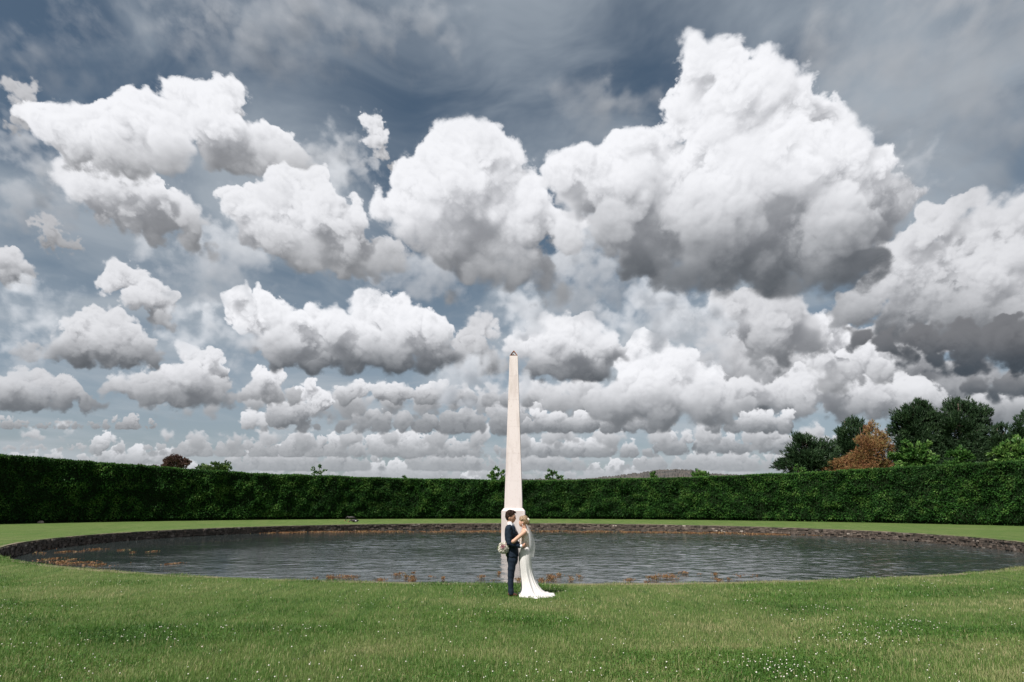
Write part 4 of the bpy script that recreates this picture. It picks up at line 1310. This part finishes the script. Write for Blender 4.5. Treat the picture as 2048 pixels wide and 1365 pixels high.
def groom_body(X, Y, Z):
    hd = ell(X, Y, Z, Q(404, 205), (.098, .077, .108))
    jaw = cone(X, Y, Z, Q(420, 245), Q(438, 272), .070, .038, .85)
    cheek = ell(X, Y, Z, Q(440, 235), (.052, .060, .075))
    nose = cone(X, Y, Z, Q(459, 222), Q(470, 246), .012, .017)
    brow = cone(X, Y, Z, Q(456, 212, -.035), Q(456, 212, .035), .014, .014)
    lips = cone(X, Y, Z, Q(458, 262, -.018), Q(458, 262, .018), .011, .011)
    ear = ell(X, Y, Z, Q(389, 240, -.078), (.020, .012, .034)); ear2 = ell(X, Y, Z, Q(389, 240, .078), (.020, .012, .034))
    eye = ell(X, Y, Z, Q(452, 228, -.032), (.014, .012, .009))
    d = union([hd, cheek, jaw, brow], .03)
    d = smin(d, nose, .010); d = smin(d, lips, .012); d = smin(d, ear, .010); d = smin(d, ear2, .010)
    d = np.maximum(d, -eye + .003)
    neck = cone(X, Y, Z, Q(400, 255), Q(398, 345), .060, .068)
    d = smin(d, neck, .03)
    torso = loft(X, Y, Z, rows_px([(330, 372, 428, .12, 0), (380, 352, 470, .19, 0), (470, 345, 488, .18, 0), (600, 365, 490, .16, 0), (720, 362, 490, .17, 0), (770, 368, 478, .15, 0)]))
    d = smin(d, torso, .04)
    sh, elb = Q(388, 372, NE + .04), Q(392, 555, NE - .01)
    d = smin(d, cone(X, Y, Z, sh, elb, .050, .042), .03)
    d = smin(d, cone(X, Y, Z, elb, g_wr, .040, .027), .02)
    shf, elf = Q(400, 372, FA - .04), Q(440, 545, FA + .03)
    d = smin(d, cone(X, Y, Z, shf, elf, .050, .042), .03); d = smin(d, cone(X, Y, Z, elf, gf_wr, .040, .027), .02)
    for dy, k0, a0 in ((-.10, (418, 960), (412, 1195)), (.10, (424, 960), (420, 1195))):
        d = smin(d, cone(X, Y, Z, Q(425, 745, dy), Q(*k0, dy), .085, .055), .03)
        d = smin(d, cone(X, Y, Z, Q(*k0, dy), Q(*a0, dy), .052, .038), .02)
        d = smin(d, cone(X, Y, Z, Q(a0[0], 1222, dy), Q(a0[0] + 60, 1236, dy), .034, .026), .02)
    for h_ in (hand_parts(X, Y, Z, g_wr, g_palm, g_tips, g_thumb), hand_parts(X, Y, Z, gf_wr, gf_palm, gf_tips, gf_thumb)):
        d = smin(d, union(h_, .008), .010)
    return d


lo, hi = bounds([Q(330, 120), Q(680, 1248), Q(400, 600, -.34), Q(400, 600, .34)], .03)
groom = sdf_obj('person', groom_body, lo, hi, .0105, m_skin)
tag(groom, 'man in a navy suit standing on the lawn, holding the woman by the waist', 'person')

# hair: short back and sides, swept up at the front
def groom_hair(X, Y, Z):
    cap_ = ell(X, Y, Z, Q(399, 196), (.110, .090, .112))
    quiff = cone(X, Y, Z, Q(395, 165), Q(455, 170), .055, .038, 1.35)
    tip = cone(X, Y, Z, Q(440, 165), Q(474, 178), .034, .012, 1.8)
    back = ell(X, Y, Z, Q(372, 225), (.052, .078, .075))
    d = union([cap_, quiff, tip, back], .025)
    face = ell(X, Y, Z, Q(470, 262), (.125, .2, .150))
    earcut = ell(X, Y, Z, Q(392, 246, -.09), (.030, .05, .040)); earcut2 = ell(X, Y, Z, Q(392, 246, .09), (.030, .05, .040))
    d = np.maximum(d, -face); d = np.maximum(d, -earcut); d = np.maximum(d, -earcut2)
    d = np.maximum(d, Q(0, 272).z - Z)
    n_ = fbm(np.stack([X.ravel() * 45, Y.ravel() * 45, Z.ravel() * 22], 1), 2, 7).reshape(X.shape)
    return d + (n_ - .5) * .022


lo, hi = bounds([Q(340, 125, -.12), Q(490, 285, .12)], .02)
sdf_obj('hair', groom_hair, lo, hi, .0075, m_hair, groom, 1)
for s_ in (-1, 1):
    sdf_obj('eyebrow', lambda X, Y, Z: cone(X, Y, Z, Q(462, 216, .012 * s_), Q(450, 214, .045 * s_), .0075, .006), *bounds([Q(440, 205, -.06), Q(472, 225, .06)], .01), .005, m_hair, groom, 1)

# shirt, collar and tie
def groom_shirt(X, Y, Z):
    d = loft(X, Y, Z, rows_px([(318, 366, 436, .075, 0), (345, 362, 452, .12, 0), (380, 350, 473, .19, 0), (440, 346, 494, .195, 0), (600, 360, 496, .165, 0), (690, 362, 494, .165, 0)]))
    colr = loft(X, Y, Z, rows_px([(283, 366, 424, .076, 0), (300, 364, 432, .080, 0), (330, 362, 444, .088, 0)]))
    return smin(d, colr, .012)


lo, hi = bounds([Q(340, 275, -.22), Q(505, 700, .22)], .02)
shirt = sdf_obj('shirt', groom_shirt, lo, hi, .010, m_shirt, groom)
sdf_obj('cuff', lambda X, Y, Z: cone(X, Y, Z, Q(520, 604, -.235), Q(541, 604, -.235), .040, .041), *bounds([Q(505, 560, -.30), Q(560, 650, -.17)], .01), .007, m_shirt, shirt)


def groom_tie(X, Y, Z):
    d = cone(X, Y, Z, Q(440, 322, -.02), Q(449, 338, -.025), .024, .019, 1.3)
    d = np.minimum(d, cone(X, Y, Z, Q(452, 345, -.03), Q(497, 445, -.05), .018, .024, 1.6))
    return d


sdf_obj('tie', groom_tie, *bounds([Q(425, 300, -.07), Q(515, 460, .07)], .02), .006, m_tie, groom, 1)


# jacket, with an open front so that shirt and tie show at the chest
def groom_jacket(X, Y, Z):
    t_ = loft(X, Y, Z, rows_px([(318, 368, 420, .10, 0), (340, 350, 446, .165, 0), (372, 334, 474, .225, 0), (430, 327, 497, .225, 0), (520, 335, 503, .20, 0), (600, 350, 504, .185, 0), (670, 350, 508, .195, 0), (737, 344, 512, .205, 0)]))
    n_ = fbm(np.stack([X.ravel() * 9, Y.ravel() * 9, Z.ravel() * 14], 1), 3, 9).reshape(X.shape)
    t_ = t_ + (n_ - .5) * .020
    vcut = cone(X, Y, Z, Q(456, 296, -.06), Q(508, 458, -.08), .098, .022, 1.35)
    t_ = np.maximum(t_, -vcut)
    vent = cone(X, Y, Z, Q(340, 690, 0), Q(335, 760, 0), .004, .012)
    t_ = np.maximum(t_, -vent)
    sh, elb = Q(380, 372, NE + .02), Q(392, 565, NE - .015)
    nz = (fbm(np.stack([X.ravel() * 16, Y.ravel() * 10, Z.ravel() * 26], 1), 3, 15).reshape(X.shape) - .5) * .022
    sl = union([cone(X, Y, Z, sh, elb, .074, .058), cone(X, Y, Z, elb, Q(527, 604, -.235), .058, .046)], .02) + nz
    shf, elf = Q(400, 372, FA - .03), Q(440, 545, FA + .03)
    sf = union([cone(X, Y, Z, shf, elf, .074, .058), cone(X, Y, Z, elf, Q(590, 611, .20), .058, .046)], .02) + nz
    return smin(smin(t_, sl, .022), sf, .022)


lo, hi = bounds([Q(315, 310), Q(610, 742), Q(400, 600, -.34), Q(400, 600, .34)], .03)
jacket = sdf_obj('jacket', groom_jacket, lo, hi, .0098, m_suit, groom)
acc = Acc()
for s_ in (-1, 1):   # lapels
    p0, p1, p2, p3 = Q(420, 318, s_ * .10), Q(436, 375, s_ * .185), Q(458, 392, s_ * .165), Q(503, 458, -.05 + s_ * .03)
    q0 = Q(436, 335, s_ * .115)
    for w in (0, .012):
        off = Vector((w, -w * .4 if s_ < 0 else w * .4, w))
        acc.add([p0 + off, p1 + off, p2 + off, p3 + off, q0 + off], [(0, 1, 4), (1, 2, 4), (2, 3, 4)])
link('lapels', acc.mesh('lapels', m_suit), jacket)


def groom_trousers(X, Y, Z):
    d = loft(X, Y, Z, rows_px([(690, 362, 498, .165, 0), (730, 352, 504, .185, 0), (790, 358, 500, .185, 0), (830, 372, 488, .17, 0)]))
    nz = (fbm(np.stack([X.ravel() * 8, Y.ravel() * 8, Z.ravel() * 10], 1), 3, 19).reshape(X.shape) - .5) * .022
    for dy, pts in ((-.095, [(432, 790, .098), (420, 900, .082), (410, 990, .068), (408, 1090, .062), (414, 1180, .060), (416, 1222, .062)]),
                    (.085, [(424, 790, .098), (426, 900, .078), (416, 990, .062), (412, 1090, .056), (418, 1180, .055), (422, 1218, .056)])):
        for (a_, b_) in zip(pts[:-1], pts[1:]):
            d = smin(d, cone(X, Y, Z, Q(a_[0], a_[1], dy), Q(b_[0], b_[1], dy), a_[2], b_[2]), .018)
    return np.maximum(d + nz, Q(0, 1228).z - Z)


lo, hi = bounds([Q(340, 680, -.24), Q(515, 1245, .24)], .02)
sdf_obj('trousers', groom_trousers, lo, hi, .010, m_suit, groom)
for dy, x0 in ((-.095, 0), (.085, 8)):
    def shoe(X, Y, Z):
        d = union([cone(X, Y, Z, Q(398 + x0, 1226, dy), Q(440 + x0, 1230, dy), .044, .042), cone(X, Y, Z, Q(440 + x0, 1232, dy), Q(484 + x0, 1240, dy), .042, .026)], .015)
        return np.maximum(d, .004 - Z)
    sdf_obj('shoe', shoe, *bounds([Q(370, 1200, dy - .06), Q(515, 1255, dy + .06)], .01), .007, m_shoe, groom, 1)
# buttonhole flower
bm = bmesh.new(); bmesh.ops.create_icosphere(bm, subdivisions=2, radius=.022)
for v in bm.verts: v.co *= 1 + random.uniform(-.25, .25)
fl = link('buttonhole_flower', bm_mesh('buttonhole_flower', bm, m_petal_w, True), groom)
fl.matrix_world = Matrix.Translation(Q(452, 346, .10))

# ---------------------------------------------------------------- bride
b_sh, b_el = np.array(Q(590, 420, -.165)), np.array(Q(444, 540, -.30))
b_wr, b_palm = np.array(Q(352, 600, -.12)), np.array(Q(335, 622, -.10))
b_tips = [(np.array(Q(322, 634 + 8 * i, -.10)), np.array(Q(322 + 3 * i, 656 + 8 * i, -.08))) for i in range(4)]


def bride_body(X, Y, Z):
    hd = ell(X, Y, Z, Q(578, 272), (.092, .074, .098))
    fc = ell(X, Y, Z, Q(543, 300), (.046, .056, .068))
    jaw = cone(X, Y, Z, Q(556, 315), Q(538, 332), .048, .026)
    nose = cone(X, Y, Z, Q(523, 287), Q(515, 302), .009, .012)
    lips = cone(X, Y, Z, Q(522, 316, -.014), Q(522, 316, .014), .009, .009)
    ear = ell(X, Y, Z, Q(567, 300, -.070), (.014, .010, .026))
    d = union([hd, fc, jaw], .025); d = smin(d, nose, .010); d = smin(d, lips, .010); d = smin(d, ear, .008)
    d = smin(d, cone(X, Y, Z, Q(576, 320), Q(590, 400), .048, .052), .025)
    torso = loft(X, Y, Z, rows_px([(380, 566, 612, .10, 0), (405, 545, 628, .155, 0), (470, 530, 634, .15, 0), (540, 526, 638, .125, 0), (620, 526, 640, .115, 0), (720, 520, 660, .15, 0), (780, 522, 662, .15, 0)]))
    d = smin(d, torso, .03)
    d = smin(d, cone(X, Y, Z, b_sh, b_el, .047, .040), .03)
    d = smin(d, cone(X, Y, Z, b_el, b_wr, .038, .024), .02)
    f_sh, f_el = Q(585, 420, .16), Q(490, 500, .27)
    d = smin(d, cone(X, Y, Z, f_sh, f_el, .047, .040), .03); d = smin(d, cone(X, Y, Z, f_el, Q(400, 470, .27), .038, .024), .02)
    fw = np.array(Q(400, 470, .27)); fp = np.array(Q(380, 462, .24))
    d = smin(d, union(hand_parts(X, Y, Z, fw, fp, [(np.array(Q(362, 450 + 9 * i, .22)), np.array(Q(346, 452 + 9 * i, .19))) for i in range(4)], np.array(Q(372, 440, .23)), .0075), .007), .010)
    for dy in (-.07, .07):
        d = smin(d, cone(X, Y, Z, Q(590, 780, dy), Q(600, 980, dy), .075, .048), .03)
        d = smin(d, cone(X, Y, Z, Q(600, 980, dy), Q(608, 1200, dy), .046, .032), .02)
        d = smin(d, cone(X, Y, Z, Q(606, 1228, dy), Q(560, 1240, dy), .026, .020), .015)
    d = smin(d, union(hand_parts(X, Y, Z, b_wr, b_palm, b_tips, np.array(Q(345, 645, -.14)), .0075), .007), .010)
    return d


lo, hi = bounds([Q(300, 215), Q(680, 1248), Q(500, 600, -.38), Q(500, 600, .34)], .03)
bride = sdf_obj('person', bride_body, lo, hi, .0105, m_skin2)
tag(bride, 'woman in a long white lace wedding dress with a veil, facing the man', 'person')


def bride_hair(X, Y, Z):
    d = union([ell(X, Y, Z, Q(585, 262), (.100, .086, .098)), ell(X, Y, Z, Q(614, 290), (.066, .075, .070)), ell(X, Y, Z, Q(560, 246), (.075, .078, .058))], .02)
    face = ell(X, Y, Z, Q(512, 326), (.118, .2, .112))
    d = np.maximum(d, -face)
    nk = ell(X, Y, Z, Q(560, 345), (.085, .2, .065)); d = np.maximum(d, -nk)
    n_ = fbm(np.stack([X.ravel() * 32, Y.ravel() * 32, Z.ravel() * 32], 1), 2, 23).reshape(X.shape)
    return d + (n_ - .5) * .034


sdf_obj('hair', bride_hair, *bounds([Q(510, 205, -.11), Q(660, 350, .11)], .02), .0075, m_blond, bride, 1)


def petal_ball(r, layers, rg_, m, name):
    """a small rose: cupped petals in rings"""
    acc_ = Acc()
    for li, (np_, tilt, sc_) in enumerate(layers):
        for k_ in range(np_):
            a_ = 2 * math.pi * (k_ + .5 * (li % 2)) / np_ + rg_.uniform(-.15, .15)
            rot = Matrix.Rotation(a_, 4, 'Z') @ Matrix.Rotation(tilt + rg_.uniform(-.1, .1), 4, 'Y')
            g = []
            for v_ in range(4):
                for u_ in range(3):
                    y_ = (u_ - 1) * .55 * math.sin(math.pi * (.22 + .62 * v_ / 3)) * sc_
                    z_ = v_ / 3 * sc_
                    x_ = .30 * sc_ * math.sin(v_ / 3 * 2.4) - .22 * abs(u_ - 1) * sc_
                    g.append(rot @ Vector((x_ * r, y_ * r * 1.6, z_ * r * 1.15)))
            acc_.add(g, [(v_ * 3 + u_, v_ * 3 + u_ + 1, v_ * 3 + u_ + 4, v_ * 3 + u_ + 3) for v_ in range(3) for u_ in range(2)])
    return acc_.mesh(name, m, True)


rg_ = random.Random(4)
LAY = [(3, .18, .75), (5, .55, .9), (6, .95, 1.0), (7, 1.35, 1.0)]
me_w = petal_ball(.042, LAY, rg_, m_petal_w, 'ivory_flower')
me_p = petal_ball(.042, LAY, rg_, m_petal_p, 'pink_flower')
hairflower = link('hair_flower', petal_ball(.038, LAY, rg_, m_petal_w, 'hair_flower'), bride)
hairflower.matrix_world = Matrix.Translation(Q(632, 262, -.055)) @ Matrix.Rotation(R(70), 4, 'Y')
sdf_obj('earring', lambda X, Y, Z: cone(X, Y, Z, Q(562, 318, -.078), Q(561, 330, -.078), .005, .008), *bounds([Q(552, 310, -.09), Q(572, 340, -.065)], .005), .004, m_shirt, bride, 1)


def bride_bodice(X, Y, Z):
    d = loft(X, Y, Z, rows_px([(400, 560, 630, .125, 0), (425, 538, 636, .160, 0), (480, 524, 642, .158, 0), (540, 518, 648, .135, 0), (610, 518, 650, .125, 0), (650, 516, 652, .135, 0)]))
    d = np.maximum(d, -cone(X, Y, Z, Q(530, 395), Q(545, 410), .045, .05, 1.4))         # neckline
    d = np.maximum(d, -ell(X, Y, Z, Q(588, 425, -.20), (.062, .075, .075)))
    d = np.maximum(d, -ell(X, Y, Z, Q(588, 425, .20), (.062, .075, .075)))
    straps = np.minimum(cone(X, Y, Z, Q(556, 425, -.11), Q(606, 388, -.10), .020, .018), cone(X, Y, Z, Q(606, 388, -.10), Q(636, 430, -.09), .018, .024))
    straps = np.minimum(straps, np.minimum(cone(X, Y, Z, Q(556, 425, .11), Q(606, 388, .10), .020, .018), cone(X, Y, Z, Q(606, 388, .10), Q(636, 430, .09), .018, .024)))
    return smin(d, straps, .012)


sdf_obj('bodice', bride_bodice, *bounds([Q(505, 375, -.22), Q(665, 660, .22)], .02), .009, m_bodice, bride)

# skirt: fitted to the knee, then flaring into a train on the grass at the right
rows_s = [(612, 517, 649, .135, 0), (650, 515, 655, .150, 0), (700, 513, 668, .165, 0), (760, 514, 678, .172, 0), (840, 520, 684, .168, .3), (900, 528, 692, .160, .5), (960, 536, 706, .158, 1), (1020, 545, 726, .170, 1.6), (1080, 553, 752, .20, 2.2),
          (1130, 558, 780, .24, 2.8), (1175, 556, 815, .29, 3.4), (1205, 545, 860, .34, 4), (1226, 530, 920, .38, 4.4), (1238, 520, 962, .40, 4.6), (1247, 518, 985, .41, 4.8)]
SEG = 96
V, F = [], []
for i, (zy, xl, xr, ry, fo) in enumerate(rows_s):
    a, b_ = Q(xl, zy), Q(xr, zy)
    cx_, rx_ = (a.x + b_.x) / 2, (b_.x - a.x) / 2
    z_ = a.z
    for k_ in range(SEG):
        g = 2 * math.pi * k_ / SEG
        fold = fo * .010 * (math.sin(7 * g + .6) + .7 * math.sin(13 * g + 2.1 + .15 * i) + .4 * math.sin(23 * g))
        cg, sg = math.cos(g), math.sin(g)
        # the train narrows towards its tip
        nar = 1 - .50 * max(0, cg) ** 2 * min(1, fo / 4.5)
        x_ = cx_ + (rx_ + fold * .55) * math.copysign(abs(cg) ** .9, cg)
        y_ = PY_ + (ry * nar + fold) * math.copysign(abs(sg) ** .9, sg)
        zz_ = max(z_, .012)
        if i >= 11:   # hem rests on the grass in small waves
            zz_ = max(z_, .030 + .020 * math.sin(9 * g + 1) + .012 * math.sin(17 * g)) if i < 14 else .004
        V.append((x_, y_, zz_))
for i in range(len(rows_s) - 1):
    for k_ in range(SEG):
        F.append((i * SEG + k_, i * SEG + (k_ + 1) % SEG, (i + 1) * SEG + (k_ + 1) % SEG, (i + 1) * SEG + k_)[::-1])
F.append(tuple(range(SEG)))
link('skirt', mesh('skirt', V, F, m_lace, True), bride)

# veil: gathered at the back of the head, blown out behind her
V, F = [], []
NU, NV = 26, 18
spine = [(606, 318, 24), (622, 350, 34), (640, 400, 50), (655, 460, 66), (664, 530, 82), (668, 600, 92), (668, 660, 84), (672, 705, 66), (682, 745, 42)]
for j in range(NV):
    t_ = j / (NV - 1) * (len(spine) - 1)
    i0 = min(int(t_), len(spine) - 2); f_ = t_ - i0
    sx_, sz_, sw_ = [spine[i0][q_] * (1 - f_) + spine[i0 + 1][q_] * f_ for q_ in range(3)]
    for k_ in range(NU):
        g = -1 + 2 * k_ / (NU - 1)
        a_ = g * 1.9
        out = math.cos(a_) * sw_ * .62 + 5 * math.sin(8 * g + j * .25) * (j / NV)
        dep = math.sin(a_) * sw_ * U * 1.9 + .012 * math.sin(11 * g + j * .3) * (j / NV)
        low = (6 * math.sin(5 * g)) * (j / NV)
        V.append(Q(sx_ + out, sz_ + low, dep))
for j in range(NV - 1):
    for k_ in range(NU - 1):
        F.append((j * NU + k_, j * NU + k_ + 1, (j + 1) * NU + k_ + 1, (j + 1) * NU + k_))
link('veil', mesh('veil', V, F, m_veil, True), bride)

# ---------------------------------------------------------------- bouquet in her hand behind his back
bc = Q(315, 628, -.14)
bouquet = empty('bouquet', bc)
tag(bouquet, 'round bouquet of ivory and pink flowers held behind the man', 'bouquet')
rgb = random.Random(9)
BRAD = 75 * U
nfl = 46
for i in range(nfl):
    ph = math.acos(1 - 2 * (i + .5) / nfl); th = i * 2.39996
    d = Vector((math.sin(ph) * math.cos(th), math.sin(ph) * math.sin(th), math.cos(ph)))
    pink = rgb.random() < .20
    o_ = bpy.data.objects.new('flower', me_p if pink else me_w)
    col.objects.link(o_); o_.parent = bouquet
    o_.location = d * BRAD * rgb.uniform(.66, .80)
    o_.rotation_euler = d.to_track_quat('Z', 'Y').to_euler()
    s_ = rgb.uniform(.70, 1.12); o_.scale = (s_, s_, s_)
bm = bmesh.new(); bmesh.ops.create_icosphere(bm, subdivisions=3, radius=BRAD * .74)
for v in bm.verts: v.co *= 1 + .10 * (rgb.random() - .5)
fill = bpy.data.objects.new('filler_blossom', bm_mesh('filler_blossom', bm, m_petal_w, True)); col.objects.link(fill); fill.parent = bouquet
acc = Acc()
for i in range(34):
    d = Vector((rgb.gauss(0, 1), rgb.gauss(0, 1), rgb.gauss(-.3, 1))).normalized()
    p = d * BRAD * rgb.uniform(.72, .98); s_ = d.cross(Vector((rgb.random(), rgb.random(), rgb.random()))).normalized() * .012
    e_ = (d + Vector((rgb.gauss(0, .4), rgb.gauss(0, .4), rgb.gauss(0, .4)))).normalized() * .035
    acc.add([p - s_, p + s_, p + e_ + s_ * .3, p + e_ - s_ * .3], [(0, 1, 2, 3)])
lf = bpy.data.objects.new('leaves', acc.mesh('leaves', m_leafg)); col.objects.link(lf); lf.parent = bouquet
me = Acc(); me.add(*tube([Vector((0, 0, -.02)), Vector((.06, .03, -.13)), Vector((.09, .05, -.19))], [.022, .017, .020], 8))
st_ = bpy.data.objects.new('stems', me.mesh('stems', m_leafg, True)); col.objects.link(st_); st_.parent = bouquet
# ================================================================ BIRDS, STONES
m_black = plain('black_feathers', (.012, .010, .011), .6, (.030, .024, .024), 12, .5, bscale=30)
m_beak = plain('orange_beak', (.45, .14, .06), .5)
m_wing = plain('white_feathers', (.70, .70, .70), .7)


def swan(label, px, py, lying):
    g = on_ground(px, py)
    cx, cy = g.x, g.y
    L = lambda x, y, z: (cx + x, cy + y, z)
    lift = 0 if lying else .22
    def body(X, Y, Z):
        d = ell(X, Y, Z, L(0, 0, lift + .17), (.36, .20, .17))
        d = smin(d, cone(X, Y, Z, L(.25, 0, lift + .18), L(.48, 0, lift + .22), .11, .02), .05)     # tail
        if lying:   # head laid low in front of the breast
            pts = [(-.28, 0, .20, .08), (-.40, -.05, .24, .055), (-.50, -.08, .16, .045), (-.56, -.10, .09, .05)]
        else:       # neck bent down to graze
            pts = [(-.28, 0, .44, .09), (-.44, 0, .52, .055), (-.56, 0, .38, .045), (-.60, 0, .20, .042), (-.64, 0, .11, .052)]
        for a, b_ in zip(pts[:-1], pts[1:]):
            d = smin(d, cone(X, Y, Z, L(*a[:3]), L(*b_[:3]), a[3], b_[3]), .03)
        return d
    o_ = sdf_obj('swan', body, (cx - .85, cy - .4, -.01), (cx + .65, cy + .4, .85), .025, m_black)
    tag(o_, label, 'swan', 'black swans on the far lawn')
    tip = (-.60, -.10, .09) if lying else (-.66, 0, .10)
    sdf_obj('beak', lambda X, Y, Z: cone(X, Y, Z, L(*tip), L(tip[0] - .11, tip[1], .03), .035, .014), (cx + tip[0] - .18, cy - .25, -.005), (cx + tip[0] + .08, cy + .15, .2), .012, m_beak, o_, 1)
    for s_ in (-1, 1):
        sdf_obj('wing', lambda X, Y, Z: ell(X, Y, Z, L(.06, s_ * .17, lift + .20), (.30, .06, .12)), (cx - .35, cy + s_ * .17 - .1, .03), (cx + .45, cy + s_ * .17 + .1, .6), .02, m_black, o_, 1)
    if lying:
        sdf_obj('white_feather', lambda X, Y, Z: ell(X, Y, Z, L(.16, -.215, .15), (.10, .03, .05)), (cx, cy - .28, .05), (cx + .32, cy - .15, .25), .015, m_wing, o_, 1)
    else:
        for s_ in (-.08, .07):
            V_, F_ = tube([L(.03, s_, .26), L(.05, s_, .12), L(.02, s_, .0)], [.03, .02, .018], 6)
            link('leg', mesh('leg', V_, F_, m_black, True), o_)
    return o_


swan('black swan standing with its neck bent down to graze on the far lawn', 703.5, 1044.3, False)
swan('black swan lying on the far lawn showing a white feather patch', 710.5, 1046.2, True)

m_rock = plain('pale_rock', (.36, .29, .23), .9, (.20, .16, .13), 4, .6)
rgk = random.Random(12)


def rock(x, y, w, label, squash=.5):
    g = on_ground(x, y)
    s = (on_ground(x + w, y) - g).length / 2
    bm = bmesh.new(); bmesh.ops.create_icosphere(bm, subdivisions=2, radius=1)
    for v in bm.verts:
        v.co *= 1 + .35 * (float(fbm(np.array([v.co[:]]) * 1.5 + x, 2, 3)[0]) - .5) * 2
        v.co = Vector((v.co.x * s, v.co.y * s * .7, max(0, v.co.z * .8 + .3) * s * squash))
    bmesh.ops.translate(bm, vec=g - Vector((0, 0, .02)), verts=bm.verts)
    tag(link('rock', bm_mesh('rock', bm, m_rock)), label, 'rock', 'rocks at the foot of the hedge')


rock(82, 1050.5, 13, 'pale rock in the dark at the foot of the hedge, furthest left', .7)
rock(246, 1041.5, 14, 'flat pale stone under the left hedge, second from the left', .35)
rock(398, 1042, 13, 'low pale stone under the hedge below the round distant tree', .35)
rock(462, 1041.6, 12, 'small pale stone under the hedge, right of the low one', .35)
rock(537, 1041.2, 11, 'pale stone at the hedge foot nearest the swans', .6)
